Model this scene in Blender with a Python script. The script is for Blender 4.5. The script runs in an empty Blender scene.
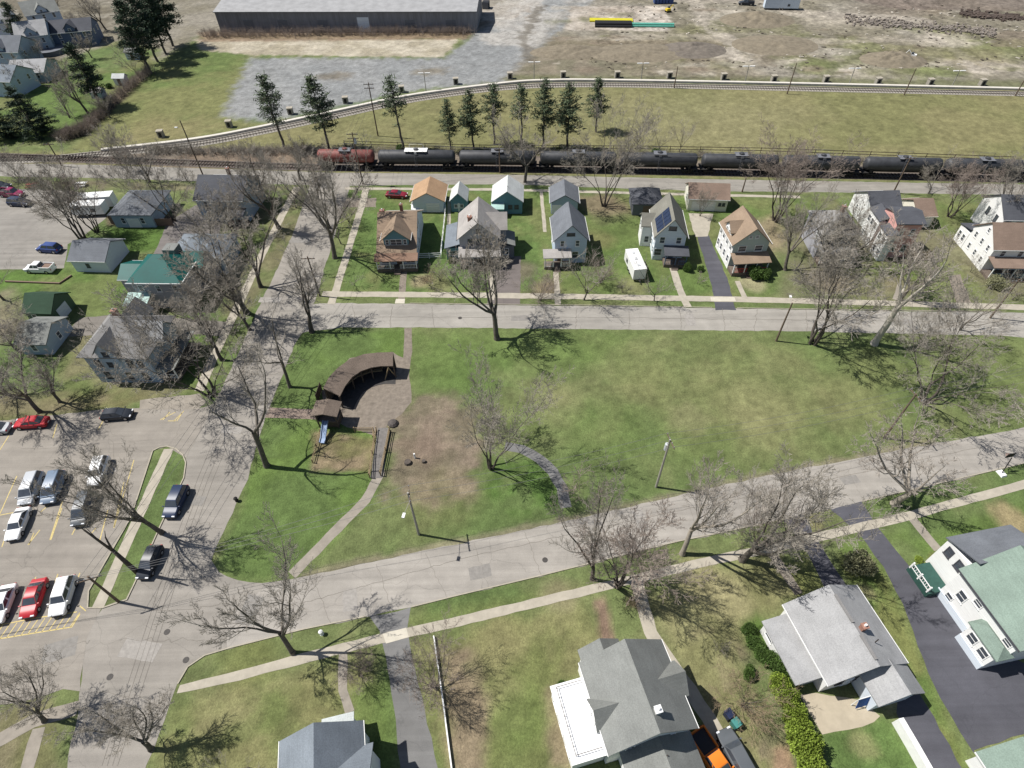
import bpy, math, random
import numpy as np
from mathutils import Vector, Matrix

# ------------------------------------------------------------------ camera, light, exposure
CAM_H, PITCH, ROLL, FPX = 67.0, 47.3, 1.2, 592.0
SUN_AZ, SUN_EL = -12.0, 56.0          # direction the light travels to, elevation
scene = bpy.context.scene
COL = scene.collection
cam_d = bpy.data.cameras.new("camera"); cam = bpy.data.objects.new("camera", cam_d); COL.objects.link(cam)
cam_d.sensor_width = 36.0; cam_d.lens = 36.0 * FPX / 1024.0
cam_d.clip_start = 0.5; cam_d.clip_end = 6000
cam.matrix_world = (Matrix.Translation((0, 0, CAM_H)) @ Matrix.Rotation(math.radians(90 - PITCH), 4, 'X')
                    @ Matrix.Rotation(math.radians(-ROLL), 4, 'Z'))
scene.camera = cam
world = bpy.data.worlds.new("World"); scene.world = world; world.use_nodes = True
wn = world.node_tree; bg = wn.nodes["Background"]
sky = wn.nodes.new("ShaderNodeTexSky"); sky.sky_type = 'NISHITA'; sky.sun_disc = False
sky.sun_elevation = math.radians(SUN_EL)
ts = (-math.cos(math.radians(SUN_AZ)), -math.sin(math.radians(SUN_AZ)))
sky.sun_rotation = math.atan2(ts[0], ts[1])
sky.altitude = 400; sky.air_density = 1.0; sky.dust_density = 1.5
wn.links.new(sky.outputs[0], bg.inputs[0]); bg.inputs[1].default_value = 0.065
sun_d = bpy.data.lights.new("sun", 'SUN'); sun_d.energy = 4.9; sun_d.angle = math.radians(0.5); sun_d.color = (1.0, 0.965, 0.915)
sun = bpy.data.objects.new("sun", sun_d); COL.objects.link(sun)
ce = math.cos(math.radians(SUN_EL))
sun.rotation_euler = Vector((-ts[0] * ce, -ts[1] * ce, -math.sin(math.radians(SUN_EL)))).to_track_quat('-Z', 'Y').to_euler()
sun.location = (-60, 20, 90)
scene.view_settings.view_transform = 'Standard'; scene.view_settings.look = 'None'
scene.view_settings.exposure = 0.29; scene.view_settings.gamma = 1.0
scene.render.engine = 'CYCLES'
scene.cycles.max_bounces = 4; scene.cycles.diffuse_bounces = 2; scene.cycles.glossy_bounces = 2

# ------------------------------------------------------------------ survey: picture point -> place on the ground (or at height z)
_th, _rh = math.radians(PITCH), math.radians(ROLL)
def G(px, py, z=0.0):
    dx, dy = px - 512.0, 384.0 - py
    u = dx * math.cos(_rh) + dy * math.sin(_rh); v = -dx * math.sin(_rh) + dy * math.cos(_rh)
    X, Y, Z = u, FPX * math.cos(_th) + v * math.sin(_th), -FPX * math.sin(_th) + v * math.cos(_th)
    t = (z - CAM_H) / Z
    return Vector((X * t, Y * t))
def proj(x, y, z=0.0):
    z -= CAM_H
    d = y * math.cos(_th) - z * math.sin(_th); v = (y * math.sin(_th) + z * math.cos(_th)) * FPX / d; u = x * FPX / d
    return (512 + u * math.cos(_rh) - v * math.sin(_rh), 384 - (u * math.sin(_rh) + v * math.cos(_rh)))
def pxm(px, py):                        # pixels per metre on the ground there
    p = G(px, py); a = proj(p.x, p.y); b = proj(p.x + 1, p.y)
    return math.hypot(a[0] - b[0], a[1] - b[1])
def height(base, top):
    p = G(*base); best = (1e9, 5)
    for i in range(10, 700):
        h = i * .05; q = proj(p.x, p.y, h); e = math.hypot(q[0] - top[0], q[1] - top[1])
        if e < best[0]: best = (e, h)
    return best[1]

# ------------------------------------------------------------------ materials
def lin(c): return tuple((x / 12.92 if x <= .04045 else ((x + .055) / 1.055) ** 2.4) for x in (v / 255. for v in c))
KEXP = 1.32
def A(r, g, b, k=KEXP):                 # surface colour that shows as this value in full sun
    return tuple(min(.86, v / k) for v in lin((r, g, b)))
MATS = {}
def mat(name, col, rough=.85, var=.18, scale=3.0, bump=0.0, metal=0.0, detail=4, col2=None, spec=.3, stretch=None):
    if name in MATS: return MATS[name]
    m = bpy.data.materials.new(name); m.use_nodes = True; nt = m.node_tree; N = nt.nodes; L = nt.links
    b = N["Principled BSDF"]; b.inputs["Roughness"].default_value = rough; b.inputs["Metallic"].default_value = metal
    b.inputs["Specular IOR Level"].default_value = spec
    tc = N.new("ShaderNodeTexCoord"); no = N.new("ShaderNodeTexNoise"); no.inputs["Scale"].default_value = scale
    no.inputs["Detail"].default_value = detail; no.inputs["Roughness"].default_value = .65
    src = tc.outputs["Object"]
    if stretch:
        mp = N.new("ShaderNodeMapping"); mp.inputs["Scale"].default_value = stretch; L.new(src, mp.inputs[0]); src = mp.outputs[0]
    L.new(src, no.inputs["Vector"])
    cr = N.new("ShaderNodeValToRGB"); e = cr.color_ramp.elements
    c2 = col2 or tuple(min(.9, c * (1 + var)) for c in col)
    c1 = tuple(c * (1 - var) for c in col) if not col2 else col
    e[0].position = .3; e[0].color = (*c1, 1); e[1].position = .7; e[1].color = (*c2, 1)
    L.new(no.outputs["Fac"], cr.inputs[0]); L.new(cr.outputs[0], b.inputs["Base Color"])
    if bump:
        bp = N.new("ShaderNodeBump"); bp.inputs["Strength"].default_value = bump; bp.inputs["Distance"].default_value = .05
        L.new(no.outputs["Fac"], bp.inputs["Height"]); L.new(bp.outputs[0], b.inputs["Normal"])
    MATS[name] = m; return m

def road_mat(name, col, ang=0.0, crack=.34, dark=.55, patch=.15, fine=12.0):
    m = bpy.data.materials.new(name); m.use_nodes = True; nt = m.node_tree; N = nt.nodes; L = nt.links
    b = N["Principled BSDF"]; b.inputs["Roughness"].default_value = .9; b.inputs["Specular IOR Level"].default_value = .25
    tc = N.new("ShaderNodeTexCoord")
    def noise(sc, det, mapping=None):
        n = N.new("ShaderNodeTexNoise"); n.inputs["Scale"].default_value = sc; n.inputs["Detail"].default_value = det; n.inputs["Roughness"].default_value = .6
        s = tc.outputs["Object"]
        if mapping:
            mp = N.new("ShaderNodeMapping"); mp.inputs["Rotation"].default_value = (0, 0, -math.radians(mapping[0])); mp.inputs["Scale"].default_value = mapping[1]
            mp.vector_type = 'TEXTURE' if False else 'POINT'
            L.new(s, mp.inputs[0]); s = mp.outputs[0]
        L.new(s, n.inputs["Vector"]); return n.outputs["Fac"]
    def mul(c, fac, lo, hi, p0=.3, p1=.7):
        r = N.new("ShaderNodeMapRange"); r.inputs[1].default_value = p0; r.inputs[2].default_value = p1
        r.inputs[3].default_value = lo; r.inputs[4].default_value = hi; L.new(fac, r.inputs[0])
        mx = N.new("ShaderNodeMix"); mx.data_type = 'RGBA'; mx.blend_type = 'MULTIPLY'; mx.inputs[0].default_value = 1
        L.new(c, mx.inputs[6]); L.new(r.outputs[0], mx.inputs[7]); return mx.outputs[2]
    rgb = N.new("ShaderNodeRGB"); rgb.outputs[0].default_value = (*col, 1); c = rgb.outputs[0]
    c = mul(c, noise(.09, 4), 1 - patch, 1 + patch * .6)
    c = mul(c, noise(1.0, 3, (ang, (.03, .9, 1))), .82, 1.08)          # wear along the lane
    c = mul(c, noise(.6, 5), .9, 1.06)
    c = mul(c, noise(fine, 2), .9, 1.09)
    v = N.new("ShaderNodeTexVoronoi"); v.feature = 'DISTANCE_TO_EDGE'; v.inputs["Scale"].default_value = .13
    nz = N.new("ShaderNodeTexNoise"); nz.inputs["Scale"].default_value = .5; nz.inputs["Detail"].default_value = 3
    L.new(tc.outputs["Object"], nz.inputs["Vector"])
    mx = N.new("ShaderNodeMix"); mx.data_type = 'VECTOR'; mx.inputs[0].default_value = .06
    vm = N.new("ShaderNodeVectorMath"); vm.operation = 'SCALE'; vm.inputs[3].default_value = 30
    L.new(nz.outputs["Color"], vm.inputs[0]); L.new(tc.outputs["Object"], mx.inputs[4]); L.new(vm.outputs[0], mx.inputs[5])
    L.new(mx.outputs[1], v.inputs["Vector"])
    c = mul(c, v.outputs["Distance"], 1 - crack * .5, 1.0, .001, .007)
    L.new(c, b.inputs["Base Color"]); MATS[name] = m; return m

def roof_mat(name, col, var=.14, rough=.9):
    """Shingles: fine speckle, faint courses, slow staining."""
    if name in MATS: return MATS[name]
    m = bpy.data.materials.new(name); m.use_nodes = True; nt = m.node_tree; N = nt.nodes; L = nt.links
    b = N["Principled BSDF"]; b.inputs["Roughness"].default_value = rough; b.inputs["Specular IOR Level"].default_value = .25
    tc = N.new("ShaderNodeTexCoord"); c = N.new("ShaderNodeRGB"); c.outputs[0].default_value = (*col, 1); out = c.outputs[0]
    for sc, lo, hi, st in ((9, 1 - var, 1 + var, None), (.45, .86, 1.1, None), (1.0, .93, 1.04, (.6, .6, 7))):
        n = N.new("ShaderNodeTexNoise"); n.inputs["Scale"].default_value = sc; n.inputs["Detail"].default_value = 3
        s = tc.outputs["Object"]
        if st:
            mp = N.new("ShaderNodeMapping"); mp.inputs["Scale"].default_value = st; L.new(s, mp.inputs[0]); s = mp.outputs[0]
        L.new(s, n.inputs["Vector"])
        r = N.new("ShaderNodeMapRange"); r.inputs[1].default_value = .3; r.inputs[2].default_value = .7; r.inputs[3].default_value = lo; r.inputs[4].default_value = hi
        L.new(n.outputs["Fac"], r.inputs[0])
        mx = N.new("ShaderNodeMix"); mx.data_type = 'RGBA'; mx.blend_type = 'MULTIPLY'; mx.inputs[0].default_value = 1
        L.new(out, mx.inputs[6]); L.new(r.outputs[0], mx.inputs[7]); out = mx.outputs[2]
    L.new(out, b.inputs["Base Color"]); MATS[name] = m; return m

def siding_mat(name, col):
    """Clapboard: thin horizontal bands of uneven tone plus weathering."""
    if name in MATS: return MATS[name]
    return mat(name, col, .7, .08, 1.2, stretch=(.5, .5, 9))

# ------------------------------------------------------------------ mesh building
class MB:
    def __init__(s): s.v = []; s.f = []
    def add(s, vs, fs):
        o = len(s.v); s.v += [tuple(x) for x in vs]; s.f += [tuple(i + o for i in f) for f in fs]; return s
    def box(s, cx, cy, cz, sx, sy, sz, rz=0.0, taper=1.0):
        hx, hy, hz = sx / 2, sy / 2, sz / 2; c, n = math.cos(rz), math.sin(rz); vs = []
        for k, z in ((1, -hz), (taper, hz)):
            for x, y in ((-hx, -hy), (hx, -hy), (hx, hy), (-hx, hy)):
                x *= k; y *= k; vs.append((cx + x * c - y * n, cy + x * n + y * c, cz + z))
        return s.add(vs, [(3, 2, 1, 0), (4, 5, 6, 7), (0, 1, 5, 4), (1, 2, 6, 5), (2, 3, 7, 6), (3, 0, 4, 7)])
    def prism(s, poly, z0, z1):
        n = len(poly); vs = [(p[0], p[1], z0) for p in poly] + [(p[0], p[1], z1) for p in poly]
        a = sum(poly[i][0] * poly[(i + 1) % n][1] - poly[(i + 1) % n][0] * poly[i][1] for i in range(n))
        fs = [tuple(range(n, 2 * n)), tuple(range(n - 1, -1, -1))] + [(i, (i + 1) % n, n + (i + 1) % n, n + i) for i in range(n)]
        if a < 0: fs = [tuple(reversed(f)) for f in fs]
        return s.add(vs, fs)
    def ext(s, prof, axis, a, b):
        """prof: closed polygon (u, z); extruded along local x or y from a to b"""
        n = len(prof)
        def P(t, q): return (t, q[0], q[1]) if axis == 'x' else (q[0], t, q[1])
        vs = [P(a, q) for q in prof] + [P(b, q) for q in prof]
        fs = [tuple(range(n)), tuple(range(2 * n - 1, n - 1, -1))] + [(i, n + i, n + (i + 1) % n, (i + 1) % n) for i in range(n)]
        return s.add(vs, fs)
    def tube(s, p0, p1, r0, r1=None, k=6, caps=True):
        r1 = r0 if r1 is None else r1; p0 = Vector(p0); p1 = Vector(p1); d = (p1 - p0)
        if d.length < 1e-6: return s
        d.normalize(); a = d.orthogonal().normalized(); b = d.cross(a); vs = []
        for p, r in ((p0, r0), (p1, r1)):
            for i in range(k):
                t = 2 * math.pi * i / k; vs.append(p + a * (r * math.cos(t)) + b * (r * math.sin(t)))
        fs = [(i, (i + 1) % k, k + (i + 1) % k, k + i) for i in range(k)]
        if caps: fs += [tuple(range(k - 1, -1, -1)), tuple(range(k, 2 * k))]
        return s.add(vs, fs)
    def lathe(s, prof, k=12, cx=0, cy=0, axis='z'):
        vs = []; fs = []
        for r, z in prof:
            for i in range(k):
                t = 2 * math.pi * i / k
                if axis == 'z': vs.append((cx + r * math.cos(t), cy + r * math.sin(t), z))
                else: vs.append((z, r * math.cos(t), cy + r * math.sin(t)))
        for j in range(len(prof) - 1):
            for i in range(k): fs.append((j * k + i, j * k + (i + 1) % k, (j + 1) * k + (i + 1) % k, (j + 1) * k + i))
        fs += [tuple(range(k - 1, -1, -1)), tuple(range((len(prof) - 1) * k, len(prof) * k))]
        return s.add(vs, fs)
    def mesh(s, name, m, smooth=False):
        me = bpy.data.meshes.new(name); me.from_pydata(s.v, [], s.f); me.validate(); me.update()
        import bmesh
        bm = bmesh.new(); bm.from_mesh(me); bmesh.ops.recalc_face_normals(bm, faces=bm.faces); bm.to_mesh(me); bm.free()
        me.materials.append(m)
        if smooth: me.polygons.foreach_set("use_smooth", [True] * len(me.polygons))
        return me
    def build(s, name, m, parent=None, smooth=False, loc=None, rz=0.0):
        return put(name, s.mesh(name, m, smooth), parent, loc, rz)
def put(name, me, parent=None, loc=None, rz=0.0):
    o = bpy.data.objects.new(name, me); COL.objects.link(o)
    if parent: o.parent = parent
    if loc is not None: o.location = loc
    if rz: o.rotation_euler = (0, 0, rz)
    return o
def tag(o, label=None, cat=None, group=None, kind=None):
    if label: o["label"] = label
    if cat: o["category"] = cat
    if group: o["group"] = group
    if kind: o["kind"] = kind
    return o
def empty(name, loc, rz=0.0):
    o = bpy.data.objects.new(name, None); COL.objects.link(o); o.location = loc; o.rotation_euler = (0, 0, rz); o.empty_display_size = .3
    return o
def raw_mesh(name, V, F, m, smooth=False):
    """fast path: V (n,3) array, F (m,k) int array, one face size"""
    me = bpy.data.meshes.new(name); V = np.asarray(V, 'f4'); F = np.asarray(F, 'i4'); k = F.shape[1]
    me.vertices.add(len(V)); me.vertices.foreach_set("co", V.ravel())
    me.loops.add(F.size); me.loops.foreach_set("vertex_index", F.ravel())
    me.polygons.add(len(F)); me.polygons.foreach_set("loop_start", np.arange(0, F.size, k, dtype='i4'))
    me.update(calc_edges=True); me.materials.append(m)
    if smooth: me.polygons.foreach_set("use_smooth", np.ones(len(F), bool))
    return me
def copy_tree(root, loc, rz=0.0, scale=None):
    c = root.copy(); COL.objects.link(c); c.location = loc; c.rotation_euler = (0, 0, rz)
    if scale: c.scale = scale
    for ch in root.children:
        d = ch.copy(); COL.objects.link(d); d.parent = c
        for g in ch.children:
            e = g.copy(); COL.objects.link(e); e.parent = d
    return c

# ------------------------------------------------------------------ ground: one sheet to the horizon, soil and turf colours mixed by region
rng = np.random.default_rng(7)
def vnoise(x, y, sc, seed, octv=3):
    out = np.zeros_like(x); amp = 1.0; tot = 0
    for o in range(octv):
        r = np.random.default_rng(seed * 31 + o); T = r.random((257, 257))
        xx = x * sc * 2 ** o + 1000.3; yy = y * sc * 2 ** o + 1000.7
        xi = np.floor(xx).astype(int); yi = np.floor(yy).astype(int); fx = xx - xi; fy = yy - yi
        fx = fx * fx * (3 - 2 * fx); fy = fy * fy * (3 - 2 * fy); xi %= 256; yi %= 256
        out += amp * ((T[yi, xi] * (1 - fx) + T[yi, xi + 1] * fx) * (1 - fy) + (T[yi + 1, xi] * (1 - fx) + T[yi + 1, xi + 1] * fx) * fy)
        tot += amp; amp *= .5
    return out / tot
STEP = .5
gx = np.concatenate([[-4000, -1500, -700, -400, -290], np.arange(-230, 240, STEP), [300, 420, 700, 1500, 4000]])
gy = np.concatenate([[-4000, -1200, -400, -120, -30], np.arange(5, 290, STEP), [340, 450, 700, 1500, 5000]])
XX, YY = np.meshgrid(gx, gy); shp = XX.shape; PX = XX.ravel(); PY = YY.ravel()
def mixc(a, b, t): return np.asarray(a)[None, :] * (1 - t[:, None]) + np.asarray(b)[None, :] * t[:, None]
def sstep(a, b, x): t = np.clip((x - a) / (b - a), 0, 1); return t * t * (3 - 2 * t)
GREEN, OLIVE, DRY, LUSH = A(97, 117, 61), A(110, 122, 70), A(136, 134, 90), A(94, 117, 57)
DIRT, MULCH, GRAVEL, SAND, BALLAST = A(133, 115, 96), A(142, 126, 107), A(144, 147, 148), A(188, 178, 160), A(118, 107, 98)
n1 = vnoise(PX, PY, .05, 1, 4); n2 = vnoise(PX, PY, .19, 2, 3); n3 = vnoise(PX, PY, .02, 3, 2)
GC = mixc(GREEN, OLIVE, sstep(.38, .62, n1)); GC = GC * (1 - sstep(.5, .75, n2)[:, None] * .32) + np.asarray(DRY)[None, :] * (sstep(.5, .75, n2)[:, None] * .32)
def poly_sd(xs, ys, poly):
    n = len(poly); d = np.full(xs.shape, 1e9); ins = np.zeros(xs.shape, bool)
    for i in range(n):
        ax, ay = poly[i]; bx, by = poly[(i + 1) % n]; ex, ey = bx - ax, by - ay
        t = np.clip(((xs - ax) * ex + (ys - ay) * ey) / (ex * ex + ey * ey + 1e-9), 0, 1)
        d = np.minimum(d, np.hypot(xs - ax - t * ex, ys - ay - t * ey))
        c = ((ay > ys) != (by > ys)) & (xs < (bx - ax) * (ys - ay) / ((by - ay) if abs(by - ay) > 1e-9 else 1e-9) + ax)
        ins ^= c
    return np.where(ins, d, -d)
def region(pix, col, soft=.8, rag=1.0, op=1.0, col2=None, nsc=.25, seed=5, patchy=None, world_pts=False):
    poly = [tuple(p) for p in pix] if world_pts else [tuple(G(*p)) for p in pix]
    xs = [p[0] for p in poly]; ys = [p[1] for p in poly]; mg = soft + rag + 1
    idx = np.where((PX > min(xs) - mg) & (PX < max(xs) + mg) & (PY > min(ys) - mg) & (PY < max(ys) + mg))[0]
    if len(idx) == 0: return
    x, y = PX[idx], PY[idx]; sd = poly_sd(x, y, poly) + (vnoise(x, y, .6, seed + 3, 3) - .5) * 2 * rag
    a = sstep(-soft, soft, sd) * op
    if patchy: a = a * sstep(patchy[0], patchy[1], vnoise(x, y, nsc, seed + 9, 4))
    c = np.repeat(np.asarray(col)[None, :], len(idx), 0) if col2 is None else mixc(col, col2, sstep(.35, .65, vnoise(x, y, nsc, seed, 4)))
    GC[idx] = GC[idx] * (1 - a[:, None]) + c * a[:, None]
def blob(px, py, r, col, op=.8, soft=None, rag=.6, seed=5, sq=1.0):
    p = G(px, py); pts = [(p.x + r * math.cos(t) , p.y + r * sq * math.sin(t)) for t in np.linspace(0, 2 * math.pi, 13)[:-1]]
    region(pts, col, soft or r * .5, rag, op, seed=seed, world_pts=True)

JS = random.Random(12)
# --- far fields
FIELD = A(136, 131, 86)
region([(-200,152),(100,152),(330,112),(500,84),(760,85),(1300,93),(1300,185),(-200,168)], FIELD, 1.5, 1, 1, col2=A(126,125,78), nsc=.05)
region([(560,100),(700,95),(820,110),(760,150),(620,145)], A(143,138,98), 12, 6, .5, seed=12)
region([(60,160),(120,95),(165,66),(200,52),(262,52),(240,110),(258,128),(190,140),(100,150)], A(104,122,62), 2, 1.5, .9, col2=A(126,127,76), nsc=.06)
region([(100,148),(150,118),(225,118),(256,124),(190,140)], A(140,130,88), 5, 3, .7)
NORTH = A(150, 143, 128)
region([(-400,90),(85,75),(160,60),(200,36),(470,30),(480,84),(760,84),(1300,91),(1300,-200),(-400,-200)], NORTH, 2, 2, 1, col2=A(132,125,106), nsc=.07)
region([(480,80),(760,84),(1300,91),(1300,84),(760,77),(520,74)], A(112,114,76), 2, 1.5, .8)
region([(700,75),(1300,82),(1300,30),(860,25),(740,40)], A(120,122,78), 4, 3, .75, patchy=(.45,.6), nsc=.06)
region([(520,74),(760,78),(740,40),(570,36),(530,45)], A(136,125,104), 3, 2, .8, col2=A(118,112,88), nsc=.2)
region([(222,116),(250,58),(443,58),(473,34),(520,5),(560,-25),(650,-30),(600,-5),(560,30),(528,58),(500,82),(415,90),(335,108),(262,122)], A(142,144,143), 2, 2, 1, col2=A(150,151,149), nsc=.08)
region([(476,38),(530,-6),(640,-25),(572,10),(548,38),(522,58),(500,50)], A(188,182,172), 2, 2, .7, patchy=(.35,.6), nsc=.08)
region([(195,39),(460,39),(444,57),(250,55),(200,50)], A(190,180,158), 1, 1.5, 1, col2=A(170,160,136), nsc=.15)
region([(200,32),(475,28),(470,39),(200,42)], A(146,124,100), 1.5, 1.5, .9)
region([(570,6),(665,6),(672,31),(566,30)], A(196,186,172), 1, 1.5, .95, col2=A(176,164,148), nsc=.15)
region([(440,10),(540,2),(530,18),(470,28)], A(136,120,100), 3, 2, .5, patchy=(.4,.6))
for i, (px, py, r, c) in enumerate([(735,60,7,SAND),(668,48,6,A(112,104,92)),(700,30,9,A(120,118,80)),(860,72,8,SAND),(912,58,5,A(120,105,88)),(940,40,9,SAND),(980,62,10,A(160,148,126)),
        (790,50,10,A(132,120,98)),(830,20,10,A(178,168,150)),(900,10,16,A(128,116,100)),(640,52,9,A(122,112,92)),(590,50,10,A(134,124,102)),(1010,45,9,A(116,120,74)),(760,30,10,A(150,142,122)),
        (720,12,9,A(166,158,142)),(935,72,7,A(114,122,72)),(815,66,8,A(112,120,70)),(335,76,5,A(128,118,100)),(430,71,5,A(134,124,104))]):
    blob(px, py, r, c, .75, rag=2.5, seed=40 + i, sq=.6)
HAUL = A(182, 172, 156)
for i, (pl_, c, op) in enumerate([([(684,-10),(700,-10),(708,18),(735,38),(770,52),(760,58),(722,44),(696,24)],HAUL,.7),([(560,36),(700,34),(760,40),(900,36),(900,42),(760,47),(700,40),(560,41)],A(168,158,140),.6),([(518,38),(536,6),(546,6),(528,40),(536,62),(524,60)],A(112,104,90),.7),
        ([(715,50),(735,46),(748,62),(738,68),(720,66)],HAUL,.85),([(925,30),(960,50),(972,58),(960,58),(930,38)],HAUL,.6),([(780,44),(860,50),(850,56),(780,52)],A(172,164,150),.55),([(838,69),(872,71),(868,76),(838,75)],HAUL,.8),
        ([(965,60),(985,70),(975,72),(960,64)],HAUL,.7),([(980,62),(1060,66),(1060,70),(985,67)],A(174,164,148),.6),([(800,-10),(1100,-10),(1100,12),(900,10)],A(122,108,98),.7),([(780,8),(930,18),(930,23),(780,16)],A(176,166,150),.7),
        ([(1000,30),(1100,34),(1100,50),(985,46)],A(128,114,98),.6),([(545,40),(720,40),(730,62),(560,60)],A(132,120,98),.5),([(862,60),(910,52),(930,66),(870,70)],A(158,148,128),.5),([(752,50),(770,48),(775,66),(758,68)],A(124,112,92),.5),
        ([(470,16),(530,-10),(560,-10),(500,26)],A(196,190,180),.5),([(640,-8),(800,-8),(780,4),(660,2)],A(166,156,140),.6),([(585,-2),(520,70),(512,70),(575,-2)],A(130,124,112),.35),([(710,20),(800,24),(800,34),(710,32)],A(118,116,82),.6),([(880,44),(1000,50),(1000,60),(890,56)],A(132,128,88),.6)]):
    region(pl_, c, 1.2, 2.2, op, seed=200 + i)
for i in range(110):
    a_, b_ = JS.uniform(545, 1020), JS.uniform(6, 74); blob(a_, b_, JS.uniform(.8, 5), JS.choice([SAND, HAUL, A(118,106,88), A(112,112,74), A(160,150,132), A(130,116,98)]), JS.uniform(.35, .8), None, 2.0, 300 + i, JS.uniform(.25, .7))
# --- railway zone
region([(-300,163),(100,163),(330,168),(700,175),(1300,186),(1300,173),(700,160),(330,148),(180,148),(60,158),(-300,154)], BALLAST, 1, 1, 1, col2=A(134,122,106), nsc=.2)
region([(150,168),(330,170),(330,150),(190,150)], A(140,122,102), 1, 1.2, .9, col2=A(120,104,88), nsc=.3)
region([(330,149),(700,160),(1300,172),(1300,168),(700,155),(330,144)], A(112,108,74), 1, 1, .8)
region([(-150,176),(330,186),(330,191),(-150,188)], A(112,116,74), .8, .8, .8, col2=A(134,120,98), nsc=.15)
# --- upper left gardens
region([(-120,150),(60,140),(100,118),(150,72),(160,50),(120,40),(60,60),(-120,110)], A(96,120,54), 2, 1.5, .9, col2=A(118,122,72), nsc=.1)
region([(60,142),(86,136),(150,74),(146,66),(80,126),(50,136)], A(104,88,76), 1.2, 1, .9)
region([(-120,110),(60,62),(110,30),(120,-30),(-200,-30)], A(110,102,84), 3, 3, .8, patchy=(.35,.55))
# --- row of houses
region([(330,190),(700,198),(1060,205),(1060,308),(740,300),(335,296),(345,250)], A(98,120,56), 1, .6, .85, col2=A(118,124,72), nsc=.12)
region([(338,292),(352,235),(368,205),(440,205),(446,260),(520,205),(540,240),(545,290),(402,291)], A(94,121,57), 1, .8, .75, patchy=(.25,.5))
region([(780,200),(1060,210),(1060,300),(780,300)], A(128,118,96), 4, 2, .7, patchy=(.42,.62), nsc=.12)
region([(840,200),(866,200),(872,216),(840,214)], A(92,120,50), 1, .6, .8)
region([(930,250),(990,290),(990,300),(900,300),(900,275)], A(110,124,62), 2, 1, .7)
region([(745,222),(778,215),(785,245),(770,262)], A(148,130,104), 2, 1, .8)
region([(565,195),(610,195),(640,215),(600,225),(585,212)], A(140,118,100), 2, 1, .7)
region([(590,215),(640,212),(650,255),(600,255)], A(84,110,46), 2, 1, .6)
region([(720,240),(735,290),(745,296),(775,292),(780,262),(768,255)], A(100,122,58), 1.5, .8, .7)
for i, (px, py, r, c) in enumerate([(420,281,2.2,A(168,150,118)),(752,283,2.5,A(166,156,122)),(547,288,2.5,A(140,120,98)),(520,270,3,A(120,106,92)),(830,280,4,A(136,122,104)),(900,285,3,A(128,120,90)),(630,288,3,DRY),(600,240,3,A(120,118,72)),(440,285,2.5,DRY)]):
    blob(px, py, r, c, .75, seed=70 + i)
# --- left blocks
region([(-60,272),(75,270),(140,275),(135,318),(70,316),(-60,330)], A(92,122,46), 1.2, .8, .85, col2=A(112,124,66), nsc=.15)
region([(-60,300),(14,290),(20,330),(-60,380)], A(150,132,116), 3, 2, .7)
region([(104,228),(172,226),(164,250),(118,254)], A(82,112,40), 1, .6, .9)
region([(56,330),(200,318),(215,345),(205,395),(150,402),(60,405)], A(104,114,62), 1.5, 1, .8, col2=A(130,122,88), nsc=.15)
region([(180,338),(212,330),(196,385),(170,380)], A(90,118,48), 1, .6, .8)
region([(-60,392),(140,396),(120,410),(-60,425)], A(132,120,92), 1.5, 1, .85, col2=A(116,112,70), nsc=.2)
region([(206,195),(330,190),(300,250),(250,310),(225,350)], A(104,118,64), 1.5, .8, .8, col2=A(124,116,86), nsc=.2)
region([(170,200),(260,195),(240,300),(180,310)], A(122,112,96), 3, 2, .6, patchy=(.4,.6))
region([(106,214),(180,216),(184,225),(106,226)], A(120,100,86), .8, .5, .8)
# --- park
region([(297,345),(305,330),(406,329),(404,400),(384,432),(378,492),(300,574),(262,582),(216,572),(248,482),(267,415)], LUSH, 1, .8, .9, col2=A(98,124,52), nsc=.12)
region([(412,330),(640,333),(600,370),(500,372),(478,400),(425,390),(412,370)], A(98,124,54), 4, 2, .6)
region([(560,400),(700,360),(900,350),(960,420),(880,440),(700,470),(640,440)], A(132,131,82), 10, 5, .38, patchy=(.3,.6), nsc=.06)
region([(930,340),(1060,340),(1060,410),(960,430)], A(110,122,66), 4, 2, .6)
region([(392,412),(410,402),(425,393),(455,399),(478,412),(482,442),(474,478),(468,503),(430,506),(392,498),(385,474),(390,440)], MULCH, 1.6, 2.4, 1, col2=A(124,114,92), nsc=.35)
region([(400,440),(425,432),(445,450),(430,470),(405,462)], A(130,110,94), 2, 1.2, .5)
region([(482,476),(505,460),(535,460),(556,478),(563,500),(556,518),(520,514),(486,494)], A(84,116,44), 1, .8, .8, patchy=(.25,.45))
region([(312,430),(378,440),(380,474),(312,470)], A(146,126,100), .6, .5, .9, col2=A(118,112,72), nsc=.3)
region([(300,572),(560,518),(760,473),(930,440),(930,447),(760,481),(560,526),(300,582)], A(142,130,108), .5, .5, .7)
for i, (px, py, r, c) in enumerate([(555,405,4,A(150,146,100)),(640,372,5,A(134,132,84)),(760,410,6,A(146,140,96)),(850,400,5,A(140,136,90)),(700,440,5,A(96,120,54)),(600,430,6,A(96,120,52)),(520,420,4,A(106,126,58)),(440,500,5,A(128,124,78)),(880,370,5,A(130,130,80)),(690,420,3,A(150,140,104))]):
    blob(px, py, r, c, .35, None, 1.5, seed=100 + i)
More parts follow.
